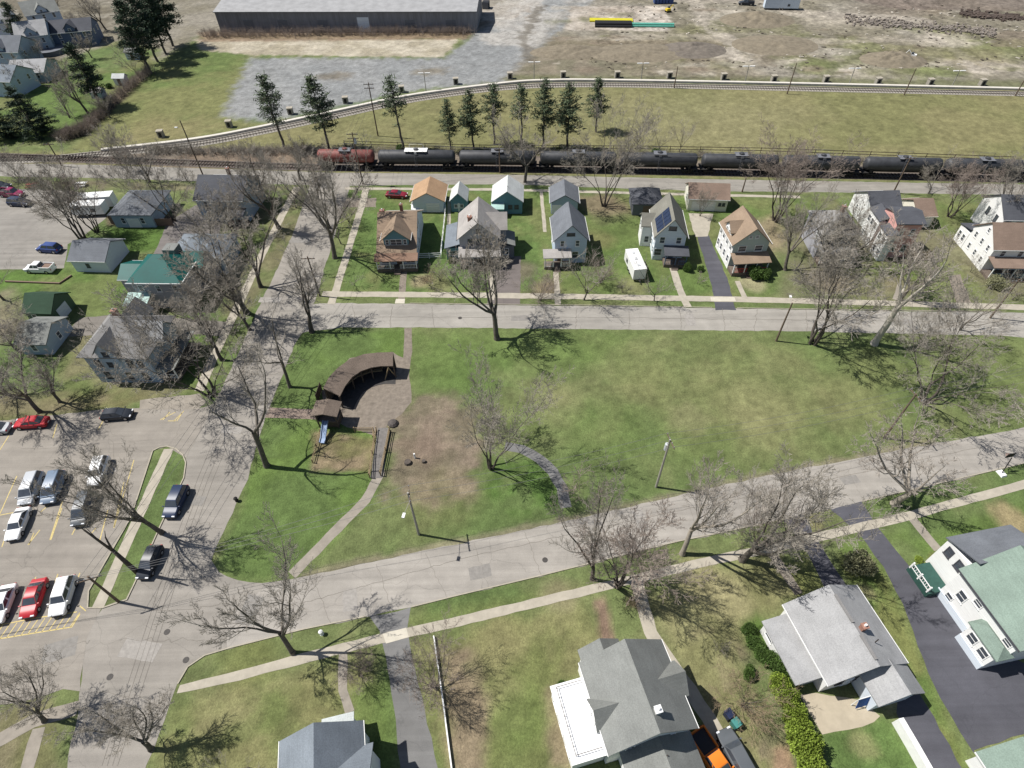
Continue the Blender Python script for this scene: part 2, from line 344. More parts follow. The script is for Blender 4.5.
# --- south gardens
region([(150,780),(178,700),(372,652),(378,780)], A(134,130,82), 2, 1, .8, col2=A(110,120,64), nsc=.2)
region([(200,690),(300,680),(280,730),(190,740)], A(156,146,102), 3, 2, .65, patchy=(.35,.6))
region([(346,690),(388,680),(400,780),(360,780)], A(98,120,54), 1, .6, .8)
region([(408,640),(585,598),(612,650),(560,690),(560,780),(440,780)], A(118,124,68), 1.5, 1, .8, col2=A(138,134,86), nsc=.2)
region([(440,650),(468,648),(490,700),(480,780),(452,780)], A(150,128,108), 1.2, 1, .75)
region([(592,600),(604,598),(618,648),(604,652)], A(138,112,96), .4, .4, .9)
region([(545,690),(560,685),(572,768),(548,768)], A(152,134,106), .5, .5, .8)
region([(640,596),(780,556),(800,600),(752,622),(742,660),(770,780),(725,760),(690,690)], A(152,146,100), 1.5, 1, .8, col2=A(134,130,84), nsc=.25)
region([(700,640),(745,650),(765,700),(785,780),(750,780),(715,700)], A(142,124,104), 2, 1.5, .7, patchy=(.35,.55))
region([(772,748),(790,745),(800,780),(775,780)], A(166,132,106), .5, .5, .8)
region([(740,620),(756,612),(790,650),(800,690),(780,680),(750,650)], A(84,112,40), .5, .4, .9)
region([(838,545),(860,538),(886,570),(916,640),(976,780),(950,780),(908,690),(850,590)], A(98,122,52), .8, .6, .85, col2=A(122,126,66), nsc=.3)
region([(806,553),(826,590),(800,592),(782,560)], A(120,124,66), .6, .5, .8)
region([(820,736),(888,714),(925,780),(830,780)], A(95,122,57), .6, .5, .9)
region([(862,540),(905,530),(960,620),(1080,690),(1080,490),(1000,510),(925,540)], A(94,118,50), 1, .6, .8)
region([(984,503),(1000,500),(1030,520),(1040,560),(1015,550),(1000,525)], A(166,146,108), 1, .8, .8)
region([(376,640),(585,590),(585,583),(376,622)], A(112,122,64), 1, .6, .6)
region([(600,572),(680,550),(690,558),(610,580)], A(100,120,54), .8, .5, .6)
region([(-60,712),(50,700),(66,775),(-60,790)], A(118,114,74), 1, .8, .8, col2=A(136,124,96), nsc=.3)
for i, (px, py, r, c) in enumerate([(865,527,.9,A(150,140,100)),(812,520,1.6,A(150,140,98)),(560,595,2,A(150,140,104)),(700,580,3,A(160,150,106)),(730,600,2.5,A(160,152,108)),(890,700,1.4,A(160,154,112)),(866,592,1.0,A(150,140,100)),(862,745,1.2,A(148,146,96)),(500,640,3,A(146,140,92)),(520,720,3,A(104,122,58)),(250,660,3,A(118,124,66)),(935,560,.9,A(176,110,90))]):
    blob(px, py, r, c, .7, None, .6, seed=130 + i)
# small scale mottling
n5 = vnoise(PX, PY, .55, 21, 3); n6 = vnoise(PX, PY, 1.3, 22, 2)
GC *= (1 + (n5 - .5) * .5 + (n6 - .5) * .45)[:, None]
fy = sstep(168, 182, PY) * (PX > 30); GC *= (1 + fy * ((vnoise(PX, PY, .3, 51, 4) - .5) * .7 + (vnoise(PX, PY, 1.1, 52, 2) - .5) * .7))[:, None]
GC = (GC @ np.array([.3, .55, .15]))[:, None] * .13 + GC * .87
GC = np.clip(GC, .004, .8)

nxp, nyp = len(gx), len(gy)
ii = np.arange(nyp - 1)[:, None] * nxp + np.arange(nxp - 1)[None, :]
Fq = np.stack([ii, ii + 1, ii + nxp + 1, ii + nxp], -1).reshape(-1, 4)
def ground_mat():
    m = bpy.data.materials.new("turf_and_soil"); m.use_nodes = True; nt = m.node_tree; N = nt.nodes; L = nt.links
    b = N["Principled BSDF"]; b.inputs["Roughness"].default_value = .95; b.inputs["Specular IOR Level"].default_value = .15
    at = N.new("ShaderNodeAttribute"); at.attribute_name = "soil"; tc = N.new("ShaderNodeTexCoord"); out = at.outputs["Color"]
    for sc, lo, hi in ((1.1, .82, 1.2), (4.0, .76, 1.26), (11.0, .78, 1.22), (.33, .92, 1.08)):
        n = N.new("ShaderNodeTexNoise"); n.inputs["Scale"].default_value = sc; n.inputs["Detail"].default_value = 4; n.inputs["Roughness"].default_value = .7
        L.new(tc.outputs["Object"], n.inputs["Vector"])
        r = N.new("ShaderNodeMapRange"); r.inputs[1].default_value = .3; r.inputs[2].default_value = .7; r.inputs[3].default_value = lo; r.inputs[4].default_value = hi
        L.new(n.outputs["Fac"], r.inputs[0])
        x = N.new("ShaderNodeMix"); x.data_type = 'RGBA'; x.blend_type = 'MULTIPLY'; x.inputs[0].default_value = 1
        L.new(out, x.inputs[6]); L.new(r.outputs[0], x.inputs[7]); out = x.outputs[2]
    L.new(out, b.inputs["Base Color"])
    n = N.new("ShaderNodeTexNoise"); n.inputs["Scale"].default_value = 5; n.inputs["Detail"].default_value = 5; L.new(tc.outputs["Object"], n.inputs["Vector"])
    bp = N.new("ShaderNodeBump"); bp.inputs["Strength"].default_value = .7; bp.inputs["Distance"].default_value = .12
    L.new(n.outputs["Fac"], bp.inputs["Height"]); L.new(bp.outputs[0], b.inputs["Normal"])
    return m
gme = raw_mesh("ground", np.stack([PX, PY, np.zeros_like(PX)], -1), Fq, ground_mat())
ca = gme.color_attributes.new("soil", 'FLOAT_COLOR', 'POINT')
ca.data.foreach_set("color", np.concatenate([GC, np.ones((len(GC), 1))], 1).astype('f4').ravel())
tag(put("ground", gme), "grass, bare soil and gravel ground under the whole neighbourhood", "ground", kind="structure")

# ------------------------------------------------------------------ roads, paths, kerbs
JR = random.Random(3)
def jag(pts, step=1.2, j=.12):
    out = []; n = len(pts)
    for i in range(n):
        a, b = Vector(pts[i]), Vector(pts[(i + 1) % n]); L = (b - a).length; k = max(1, min(400, int(L / step)))
        for q in range(k):
            p = a.lerp(b, q / k); out.append((p.x + JR.uniform(-j, j), p.y + JR.uniform(-j, j)))
    return out
def flat(name, pts, m, z, label=None, cat=None, j=.12, step=1.2):
    P = jag(pts, step, j) if j else pts
    mb = MB(); mb.add([(x, y, z) for x, y in P], [tuple(range(len(P)))])
    o = mb.build(name, m); me = o.data
    if len(me.polygons) and me.polygons[0].normal.z < 0: me.flip_normals()
    return tag(o, label, cat, kind="structure")
def sheet(name, pix, m, z, label=None, cat=None, j=.12, step=1.2): return flat(name, [tuple(G(*p)) for p in pix], m, z, label, cat, j, step)
def ribbon_pts(pts, w):
    L, R = [], []
    for i, p in enumerate(pts):
        a = pts[max(0, i - 1)]; b = pts[min(len(pts) - 1, i + 1)]; d = (Vector(b) - Vector(a)).normalized(); n = Vector((-d.y, d.x)) * (w / 2)
        L.append(tuple(Vector(p) + n)); R.append(tuple(Vector(p) - n))
    return L, R
def path(name, pix, w, m, z, label=None, cat=None, j=.06):
    L, R = ribbon_pts([tuple(G(*p)) for p in pix], w)
    return flat(name, L + R[::-1], m, z, label, cat, j)
def wallstrip(mb, pts, w, z0, z1, off=0.0):
    L, R = ribbon_pts(pts, w)
    if off: L, R = ribbon_pts([tuple(Vector(p)) for p in ribbon_pts(pts, 2 * abs(off))[0 if off > 0 else 1]], w)
    for i in range(len(pts) - 1): mb.prism([R[i], R[i + 1], L[i + 1], L[i]], z0, z1)
    return mb
ASPH = road_mat("worn_street", A(175,170,161), -4); ASPHW = road_mat("worn_side_street", A(166,160,151), 91); ASPHS = road_mat("worn_south_street", A(178,172,163), 12)
LOTM = road_mat("lot_paving", A(164,157,147), 80); LOTU = road_mat("upper_lot_paving", A(160,155,147), 60)
DARKA = road_mat("fresh_blacktop", A(97,97,104), 100, crack=.2, patch=.15); MIDA = road_mat("grey_blacktop", A(136,135,133), 104, crack=.2)
BACKM = road_mat("back_street_paving", A(165,160,151), -6)
CONC = mat("sidewalk_concrete", A(186,178,162), .9, .16, .8, detail=6); CONCB = mat("bright_concrete", A(214,207,190), .9, .1, 1.0)
OLDC = mat("old_concrete", A(160,152,140), .92, .2, .7, detail=6); GRAVM = mat("gravel_path", A(142,132,120), .95, .25, 3, detail=6)
PLAZA = mat("plaza_gravel", A(140,130,118), .95, .28, 1.5, detail=6); BRICKP = mat("brick_paving", A(150,134,122), .9, .2, 4)
sheet("back_street", [(-150,160),(100,165),(330,172.5),(500,174.5),(700,179),(900,182.5),(1300,188),(1300,200),(900,193),(700,191),(500,184),(330,186),(100,178),(-150,174)], BACKM, .004, "worn grey back street beside the railway", "street")
sheet("north_street", [(296,305),(330,303),(410,304),(590,306),(760,309),(1100,314),(1100,344),(1000,335.5),(780,331),(420,327.5),(340,327.5),(300,333)], ASPH, .008, "pale worn street north of the park lawn", "street")
sheet("west_street", [(312,180),(291,239),(258,309),(236,358),(220,393),(205,420),(185,460),(184,477),(161,524),(136,580),(126,599),(103,607),(85,640),(80,693),(78,715),(60,800),(135,800),(164,719),(178,684),(188,667),(205,656),(230,648),(264,640),(302,577),(262,584),(237,581),(218,573),(211,560),(247,480),(265,417),(294,347),(305,328),(318,292),(324,270),(352,180)], ASPHW, .012, "worn cross street running along the west side of the park", "street")
sheet("south_street", [(228,649),(303,630),(373,615.5),(409,608),(460,595.5),(540,576.5),(678,542),(718,534),(801,515.5),(832,508.5),(899,493.5),(1013,466.5),(1150,433),(1150,398),(1024,428),(930,444),(760,477),(560,522.5),(298,577.5),(262,590),(225,620)], ASPHS, .016, "pale street curving along the south edge of the park", "street")
sheet("parking_lot", [(-90,430),(0,421),(103,409.5),(140,408.5),(198,409),(218,403),(206,420),(186,458),(182,455),(167,447),(153,451),(131,519),(89,591),(87,607),(103,607),(86,640),(79,692),(63,689),(30,700),(-90,718)], LOTM, .020, "large worn parking lot", "parking lot")
sheet("upper_parking_lot", [(-120,208),(0,188),(60,190),(105,194),(106,218),(84,236),(68,244),(64,268),(-120,273)], LOTU, .004, "upper parking lot behind the gray garage", "parking lot")
sheet("driveway", [(80,318),(120,314),(235,322),(228,337),(150,330),(60,338)], road_mat("side_drive", A(138,132,124), 0), .008, None, None)
# driveways
sheet("driveway", [(697,236),(709,235.5),(727,278),(736,310),(715,310),(711,282)], DARKA, .009)
sheet("driveway_pad", [(688,213),(713,214),(708,236),(695.5,237)], CONC, .011)
sheet("driveway", [(495,256),(521,256),(520,305),(487,305)], road_mat("gravel_drive", A(128,120,116), 90), .009)
sheet("driveway", [(948,276),(960,274),(973,308),(958,308)], GRAVM, .009)
sheet("driveway", [(370,617),(410,607.5),(407,627),(410,646),(422,696),(440,785),(402,785),(394,705),(384,646),(379,631)], MIDA, .008)
sheet("driveway", [(784,520),(804,514),(813,533),(850,592),(828,594),(806,552),(796,537)], DARKA, .019)
sheet("driveway", [(831,510),(861,502),(877,526),(906,563),(934,592),(975,640),(1080,690),(1080,720),(1024,734),(975,750),(973,752),(948,712),(929,674),(913,632),(902,604),(883,567),(858,532)], DARKA, .019)
sheet("driveway", [(900,680),(918,690),(966,775),(930,775),(895,712)], DARKA, .009)
sheet("patio", [(800,694),(815,692),(862,700),(880,716),(875,723),(823,735),(808,712)], mat("patio_concrete", A(192,180,158), .9, .12, .6), .012)
sheet("driveway", [(196,205),(232,205),(205,262),(150,262),(168,222)], road_mat("shared_drive", A(132,126,122), 90), .005)
sheet("driveway", [(345,198),(376,198),(376,207),(340,207)], GRAVM, .007)
# pavements
path("sidewalk", [(199,391),(217,350),(236,310),(262,255),(289,202),(297,187)], 1.5, CONC, .018, "pale sidewalk west of the cross street", "sidewalk")
path("sidewalk", [(331,304),(336,290),(352,238),(364,198),(366,188)], 1.4, CONC, .022, "sidewalk east of the cross street", "sidewalk")
path("sidewalk", [(322,294),(400,294.5),(480,295.3),(600,297),(735,299.3),(870,302.8),(1080,309)], 1.5, CONC, .018, "sidewalk in front of the row of houses", "sidewalk")
path("sidewalk", [(345,188.5),(500,189.5),(690,194.5),(800,197)], 1.0, CONC, .014, "narrow sidewalk along the back street", "sidewalk")
sheet("sidewalk", [(180,685),(240,670),(292,656),(380,634),(460,616),(582,587),(699,559),(780,541),(906,512),(1024,480),(1120,455),(1120,464),(1024,489),(906,521),(780,551),(699,568),(549,604.5),(460,626),(380,644),(240,680),(177,694)], CONC, .023, "long pale sidewalk south of the south street", "sidewalk", .05)
sheet("sidewalk", [(383,633.5),(406,627.5),(409,637),(386,643.5)], CONCB, .027, None, None, .03)
sheet("sidewalk", [(710.5,297),(734.5,297.3),(736,301.5),(711,301.3)], CONCB, .027, None, None, .03)
path("sidewalk", [(169,449),(135,525),(98,608)], 1.35, CONC, .024, "sidewalk along the parking lot island", "sidewalk")
sheet("concrete_apron", [(140,400),(170,397),(199,394),(206,402),(198,409.5),(140,409)], OLDC, .022)
for pts, w, m in (([(401,303),(402,292),(404,271)], 1.2, GRAVM), ([(558,305),(556,272)], 1.0, CONC), ([(688,307),(680,290),(672,266)], 1.3, CONC), ([(745,298),(737,281)], .9, CONC),
                  ([(449,258),(449,200)], .7, CONC), ([(545,232),(541,190)], .7, CONC), ([(911,517),(938,550)], 1.2, OLDC), ([(771,552),(799,594)], 1.1, GRAVM),
                  ([(636,578),(650,632),(665,655),(690,690),(717,732),(738,785)], 1.5, CONC), ([(343,652),(343,690),(350,712)], .95, OLDC),
                  ([(492,300),(492,262)], .8, CONC), ([(895,300),(900,285)], .8, OLDC), ([(-10,745),(35,720),(78,708)], 1.5, OLDC), ([(26,772),(39,728)], 1.3, OLDC)):
    path("garden_path", pts, w, m, .016)
sheet("sidewalk", [(396,299),(405,299),(404.5,303.5),(395,303.5)], CONCB, .0235, None, None, .03)
# park paths
path("park_path", [(408,328),(408,352),(405,372),(404,398)], 1.3, PLAZA, .006)
sheet("playground_plaza", [(322,392),(334,372),(350,358),(392,352),(404,358),(411,385),(412,402),(402,414),(388,424),(384,438),(362,432),(340,424),(325,412)], PLAZA, .007)
path("park_path", [(258,412),(300,414),(340,415)], 1.9, BRICKP, .010)
path("park_path", [(383,430),(379,475),(366,500),(330,536),(292,575)], 1.35, OLDC, .006)
path("park_path", [(505,446),(522,449),(540,459),(553,472),(562,488),(566,508)], 1.5, MIDA, .006)
# kerbs
KERB = mat("kerb_concrete", A(184,176,158), .9, .15, 2)
kb = MB()
for pix in ([(188,667),(205,655.5),(230,648),(303,629.5),(366,616.5)], [(412,607),(460,595),(540,576),(678,541.5),(718,533.5),(782,519.5)], [(805,514.5),(830,509)], [(862,501.5),(899,493),(1013,466),(1100,445)]):
    wallstrip(kb, [tuple(G(*p)) for p in pix], .12, 0, .11)
for pix in ([(410,303.5),(590,305.5),(712,307.7)], [(737,308.2),(1000,312)], [(178,684),(188,667)]):
    wallstrip(kb, [tuple(G(*p)) for p in pix], .12, 0, .11)
wallstrip(kb, [tuple(G(*p)) for p in [(153,451),(160,447.5),(167,446.5),(176,449),(183,455),(186,463),(184,478),(161,525),(136,581),(127,600),(103,608),(88,608),(89,591),(131,518),(153,451)]], .15, 0, .12)
tag(kb.build("kerb", KERB), "pale concrete kerbs along the streets and parking island", "kerb", kind="structure")
RD = random.Random(21)
def crackline(mb, pix, w, z, wob=.25, n=14):
    P = [G(*q) for q in pix]; pts = []
    for i in range(len(P) - 1):
        for k in range(n): p = P[i].lerp(P[i + 1], k / n); pts.append((p.x + RD.uniform(-wob, wob), p.y + RD.uniform(-wob, wob)))
    pts.append(tuple(P[-1])); wallstrip(mb, pts, w, z, z + .0003)
ck = MB()
for x in range(318, 1000, 52):      # transverse joints of the south street
    t = RD.uniform(-8, 8); yn = 577 - (x - 300) * .212 if x > 560 else 577 - (x - 300) * .209; ys = 630 - (x - 303) * .232
    crackline(ck, [(x + t, yn + 2), (x + t + RD.uniform(10, 22), ys - 2)], RD.uniform(.02, .045), .0262, .12)
crackline(ck, [(300,604),(460,559),(620,523),(800,486),(980,447)], .05, .0262, .1, 30)
for x in range(350, 1010, 46): t = RD.uniform(-12, 12); crackline(ck, [(x + t, 306 + (x - 400) * .008), (x + t + RD.uniform(-4, 4), 328 + (x - 400) * .01)], .06, .0262, .15)
crackline(ck, [(330,317),(600,317.5),(800,320),(1000,323)], .06, .0262, .12, 30)
for a, b in (((120,640),(205,640)),((150,610),(290,600)),((100,690),(165,705)),((180,560),(230,600)),((20,450),(150,440)),((5,560),(95,590)),((30,660),(90,640)),((230,430),(262,440)),((232,380),(285,372)),((262,322),(300,318)),((190,520),(222,528)),((0,665),(60,690)),((60,430),(70,500)),((110,440),(130,500))): crackline(ck, [a, b], .045, .0263, .3)
tag(ck.build("road_cracks", mat("open_cracks", A(134,128,119), .9, .2, 2)), "irregular dark cracks and joints across the worn paving", "cracks", kind="structure")
PAT = [mat("asphalt_patch_dark", A(150,146,140), .9, .16, 2), mat("asphalt_patch_light", A(168,163,156), .9, .16, 2)]
for q, (px, py, w, l, a) in enumerate([(480,572,2.6,1.6,.2),(640,520,1.4,3.2,.2),(850,480,2.4,1.2,.2),(350,600,1.6,2.6,.2),(250,610,3.4,2.0,1.4),(140,650,2.0,4.2,1.4),(190,500,1.4,4,1.45),(232,430,1.2,3,1.5),(520,318,3,1.4,0),(690,320,1.6,3,0),(900,322,4,1.2,0),(270,300,1.4,4,1.5),(60,650,3.4,2.2,.3),(110,470,2,1.4,.4),(300,240,2,4,1.5)]):
    p = G(px, py); c_, s_ = math.cos(a), math.sin(a); R4 = [(-w, -l), (w, -l), (w, l), (-w, l)]
    flat("asphalt_patch", [(p.x + (x * c_ - y * s_) / 2, p.y + (x * s_ + y * c_) / 2) for x, y in R4], PAT[q % 2], .0245, None, None, .05, .6)
for q, (px, py, lb) in enumerate([(110,677,"iron manhole cover near the corner of the lower left verge"),(167,632,"iron manhole cover in the middle of the street junction"),(186,660,"iron drain cover at the lower kerb corner"),(545,560,"iron manhole cover in the south street above the gray driveway"),(460,318,"iron manhole cover in the north street before the gray gabled house")]):
    p = G(px, py); m_ = MB(); m_.tube((p.x, p.y, .02), (p.x, p.y, .034), .34, .34, 14); tag(m_.build("manhole_cover", mat("cast_iron", (.06,.055,.05), .7, .2, 5)), lb, "manhole cover", "manhole covers")
sl = MB()  # dark strips painted lengthwise on the cross street for probable wire shadows, perhaps sealing
for q in range(4):
    wallstrip(sl, [tuple(G(x + q * 5.2 - 6, y)) for x, y in ((224,430),(204,478),(172,566),(132,690),(108,766))], .035, .0262, .0264)
tag(sl.build("thin_dark_lines", mat("dark_line_grey", A(124,118,110), .8, .2, 2)), "thin dark painted lines, probably wire shadows, running along the cross street", "streaks", kind="structure")
# painted lines
YEL = mat("yellow_paint", A(216,196,132), .8, .22, 3); WHT = mat("white_paint", A(214,206,184), .8, .15, 2)
pl = MB()
def stripe(mb, a, b, w, z=.026):
    A_, B_ = G(*a), G(*b); d = (B_ - A_).normalized(); n = Vector((-d.y, d.x)) * w / 2
    mb.add([(*(A_ - n), z), (*(B_ - n), z), (*(B_ + n), z), (*(A_ + n), z)], [(0, 1, 2, 3)])
for a, b in [((17,476),(0,514)),((63,500),(50,540)),((40,530),(28,545)),((51,503),(41,512)),((-20,519),(17,512)),((134,460),(114,528)),((96,528),(92,533)),((75,529),(72,535)),((34,533),(29,545)),((5,538),(2,547)),((124,482),(114,527)),((62,508),(51,540)),
             ((58,574),(52,592)),((80,573),(76,583)),((108,510),(100,540)),((36,577),(22,608)),((10,434),(0,450)),((106,416),(98,430)),((57,424),(53,438)),((182,413),(177,421)),((170,412),(163,420))]:
    stripe(pl, a, b, .13)
stripe(pl, (-20,629), (36,618), .14); stripe(pl, (-20,642), (72,627), .14); stripe(pl, (36,618), (77,612), .14); stripe(pl, (72,627), (80,614), .14)
for i in range(13): stripe(pl, (-14 + i * 7, 641 - i * 1.15), (-4 + i * 7, 626.5 - i * 1.15), .12)
for a, b in [((160,420),(176,412)),((168,421),(176,421)),((80,606),(86,611)),((174,421),(184,411))]: stripe(pl, a, b, .12)
tag(pl.build("parking_markings", YEL), "faded yellow stall lines and hatching on the parking lot", "markings", kind="structure")

# ------------------------------------------------------------------ railway
RAIL = mat("rail_steel", (.12, .10, .09), .45, .2, 3, metal=.7); SLEEP = mat("dark_sleepers", A(84,72,64), .95, .3, 2)
BALL = mat("track_ballast", A(112,103,96), .95, .25, 2.5, detail=6)
def densify(pts, n=8):
    out = []
    for i in range(len(pts) - 1):
        for k in range(n):
            a = pts[max(0, i - 1)]; b = pts[i]; c = pts[i + 1]; d = pts[min(len(pts) - 1, i + 2)]; t = k / n
            f = lambda p0, p1, p2, p3: .5 * (2 * p1 + (p2 - p0) * t + (2 * p0 - 5 * p1 + 4 * p2 - p3) * t * t + (3 * p1 - p0 - 3 * p2 + p3) * t ** 3)
            out.append((f(a[0], b[0], c[0], d[0]), f(a[1], b[1], c[1], d[1])))
    return out + [tuple(pts[-1])]
def railway(pts, name, label, bz=.05, bed=None, tie=None):
    P = densify(pts); L, R = ribbon_pts(P, 3.4)
    o = flat("track_bed", L + R[::-1], bed or BALL, bz, "stone bed under the " + label, "track bed", 0)
    mb = MB(); acc = 0
    for i in range(len(P) - 1):
        a, b = Vector(P[i]), Vector(P[i + 1]); d = b - a; Ln = d.length
        while acc < Ln:
            p = a + d * (acc / Ln)
            if -135 < p.x < 150: mb.box(p.x, p.y, bz + .05, 2.5, .24, .12, math.atan2(d.y, d.x) + math.pi / 2)
            acc += .75
        acc -= Ln
    tag(mb.build("railway_sleepers", tie or SLEEP), kind="structure")
    mb = MB()
    for s in (-.72, .72): wallstrip(mb, P, .08, bz + .11, bz + .26, s)
    tag(mb.build("railway_track", RAIL), label, "track", kind="structure")
    return P
trainpts = [tuple(G(*p)) for p in [(-260,148),(0,156.5),(160,162),(320,167.5),(500,169),(700,172.3),(900,176.5),(1200,183)]]
TP = railway(trainpts, "t", "railway track carrying the tank cars")
farpts = [tuple(G(*p)) for p in [(-260,156),(0,160),(100,154),(193,144.5),(259,132.5),(334,116.5),(415,99.5),(509,87.5),(600,85),(759,88),(1023,94),(1300,101)]]
FP = railway(farpts, "f", "far track curving across the field", bed=mat("pale_track_stone", A(172,166,156), .95, .2, 2.5), tie=mat("grey_sleepers", A(136,130,122), .95, .25, 2))
wl = MB(); wallpts = densify([tuple(G(*p)) for p in [(102,151),(193,140.5),(259,128.5),(334,112.5),(415,95.7),(509,83.7),(551,81.4),(600,81.2),(759,84),(1023,90),(1300,97)]])
wallstrip(wl, wallpts, 1.0, 0, .55)
tag(wl.build("floodwall", mat("white_concrete", A(226,220,208), .85, .08, .5)), "long white concrete wall curving along the far track", "wall")

# ------------------------------------------------------------------ trees
BARK = mat("grey_brown_bark", A(116, 109, 100), .95, .3, 2.5); BARKD = mat("dark_bark", A(100, 92, 85), .95, .3, 2.5)
TWIG = mat("bare_twigs", A(168, 160, 148), .95, .2, .6); TWIGR = mat("reddish_twigs", A(164, 150, 139), .95, .2, .6)
PALE = mat("pale_mottled_bark", A(214, 206, 192), .9, .25, 1.2); PALET = mat("pale_twigs", A(184, 174, 162), .95, .2, .8)
def tubes(P0, P1, R0, R1, k):
    P0 = np.array(P0); P1 = np.array(P1); R0 = np.array(R0)[:, None, None]; R1 = np.array(R1)[:, None, None]
    D = P1 - P0; D /= np.linalg.norm(D, axis=1, keepdims=True) + 1e-9
    ref = np.where(np.abs(D[:, 2:3]) < .9, np.array([[0, 0, 1.]]), np.array([[1., 0, 0]]))
    Aa = np.cross(D, ref); Aa /= np.linalg.norm(Aa, axis=1, keepdims=True); Bb = np.cross(D, Aa)
    t = np.arange(k) * 2 * math.pi / k; ring = Aa[:, None, :] * np.cos(t)[None, :, None] + Bb[:, None, :] * np.sin(t)[None, :, None]
    V = np.concatenate([P0[:, None, :] + ring * R0, P1[:, None, :] + ring * R1], 1).reshape(-1, 3)
    n = len(P0); base = (np.arange(n) * 2 * k)[:, None]; i = np.arange(k)[None, :]; j = (i + 1) % k
    F = np.stack([base + i, base + j, base + k + j, base + k + i], -1).reshape(-1, 4)
    return V, F
def join(parts):
    V = []; F = []; o = 0
    for v, f in parts: V.append(v); F.append(f + o); o += len(v)
    return np.concatenate(V), np.concatenate(F)
def unit(v): return v / (np.linalg.norm(v) + 1e-9)
def grow_tree(seed, H=12.0, trunk=.22, limbs=4, open_=32, kids=(5, 5, 4, 4), up=.16, gnarl=.17, stems=1, r0=.0155, ratio=.47, twig=.0102, drop=0.0, lean=0.0):
    """returns segment lists for trunk+limbs and for branches+twigs"""
    R = np.random.default_rng(seed); S = [([], [], [], []), ([], [], [], [])]
    def seg(g, a, b, ra, rb): s = S[g]; s[0].append(a); s[1].append(b); s[2].append(ra); s[3].append(rb)
    def perp(d):
        v = R.normal(size=3); v -= d * v.dot(d); return unit(v)
    def run(p, d, L, ra, rb, n, g, upk, gn):
        pts = [p]; ds = []
        for i in range(n):
            d = unit(d + R.normal(size=3) * gn + np.array([0, 0, upk])); q = p + d * (L / n)
            seg(g, p, q, ra + (rb - ra) * i / n, ra + (rb - ra) * (i + 1) / n); p = q; pts.append(p); ds.append(d)
        return pts, ds
    def branch(p, d, L, r, lev):
        g = 0 if lev <= 1 else 1
        n = (6, 6, 4, 3, 2, 2)[min(lev, 5)]
        rend = max(twig * .6, r * .3)
        pts, ds = run(p, d, L, r, rend, n, g, up * (.6 if lev == 1 else .9 if lev < 4 else .4), gnarl * (.55 if lev == 1 else .8 if lev == 2 else 1.0))
        if lev >= len(kids): return
        m = max(1, int(kids[lev] + R.integers(-1, 2)))
        for k in range(m):
            if R.random() < drop: continue
            t = (.22 + .78 * (k + R.random() * .8) / m) * n; i = min(n - 1, int(t)); f = min(1, t - i)
            q = pts[i] + (pts[i + 1] - pts[i]) * f; a = math.radians(R.uniform(24, 56)); dd = unit(ds[i] * math.cos(a) + perp(ds[i]) * math.sin(a))
            rr = max(twig, (r + (rend - r) * t / n) * R.uniform(.42, .62)); branch(q, dd, L * R.uniform(ratio - .12, ratio + .12) * (1.12 - .5 * t / n), rr, lev + 1)
        branch(pts[-1], ds[-1], L * R.uniform(.3, .42), max(twig, rend), lev + 1)
    for s in range(stems):
        az = 2 * math.pi * (s + R.random() * .6) / max(1, stems); tilt = (.05 if stems == 1 else R.uniform(.12, .3)) + lean
        d = unit(np.array([math.cos(az) * tilt, math.sin(az) * tilt, 1.0])); b = np.array([math.cos(az), math.sin(az), 0]) * (.0 if stems == 1 else .2)
        rt = r0 * H / math.sqrt(stems); pts, ds = run(b, d, trunk * H, rt * 1.1, rt * .82, 4, 0, .03, .045)
        seg(0, b - np.array([0, 0, .15]), b + np.array([0, 0, .35]), rt * 1.45, rt * 1.1)
        nl = max(2, limbs if stems == 1 else limbs - 1)
        for k in range(nl):
            a2 = 2 * math.pi * (k + R.random() * .7) / nl; op = math.radians(R.uniform(open_ * .35, open_ * 1.2)); e1 = perp(ds[-1]); e2 = np.cross(ds[-1], e1)
            dd = unit(ds[-1] * math.cos(op) + (e1 * math.cos(a2) + e2 * math.sin(a2)) * math.sin(op))
            q = pts[-1] if k < 2 else pts[-3] + (pts[-1] - pts[-3]) * R.uniform(.2, 1)
            branch(q, dd, H * (1 - trunk) * R.uniform(.5, .82), rt * R.uniform(.42, .66), 1)
    return S
def tree_meshes(name, S, bark, twigm):
    top = max(p[2] for p in S[1][1]); rad = np.percentile([math.hypot(p[0], p[1]) for p in S[1][1]], 96)
    tr = join([tubes(*S[0], 7)]); R0 = np.array(S[1][2]); big = R0 > .045
    def sub(m): return [np.array(S[1][q])[m] for q in range(4)]
    parts = []
    if big.any(): parts.append(tubes(*sub(big), 5))
    parts.append(tubes(*sub(~big), 3))
    cr = join(parts)
    return raw_mesh("trunk", *tr, bark, True), raw_mesh("crown", *cr, twigm), top, rad
PROTO = {}
def proto(key, bark=None, twigm=None, **kw):
    PROTO[key] = tree_meshes(key, grow_tree(**kw), bark or BARK, twigm or TWIG)
for i in range(4): proto("round%d" % i, seed=11 + i, kids=(0, 6, 6, 5, 4), open_=34 + 3 * i, limbs=5, trunk=.2 + .02 * i, up=.2)
for i in range(2): proto("tall%d" % i, seed=31 + i, kids=(0, 6, 6, 5, 4), open_=22, limbs=4, trunk=.2, ratio=.42, bark=BARKD)
for i in range(3): proto("multi%d" % i, seed=41 + i, kids=(0, 6, 5, 5, 4), open_=20, limbs=3, trunk=.16, stems=4, bark=BARKD, twigm=TWIGR if i == 1 else TWIG)
for i in range(2): proto("sparse%d" % i, seed=51 + i, kids=(0, 5, 4, 4), open_=44, limbs=3, trunk=.34, gnarl=.26, r0=.02, twig=.012)
for i in range(2): proto("small%d" % i, seed=61 + i, kids=(0, 6, 5, 4), open_=34, limbs=4, trunk=.16, r0=.010, twig=.014)
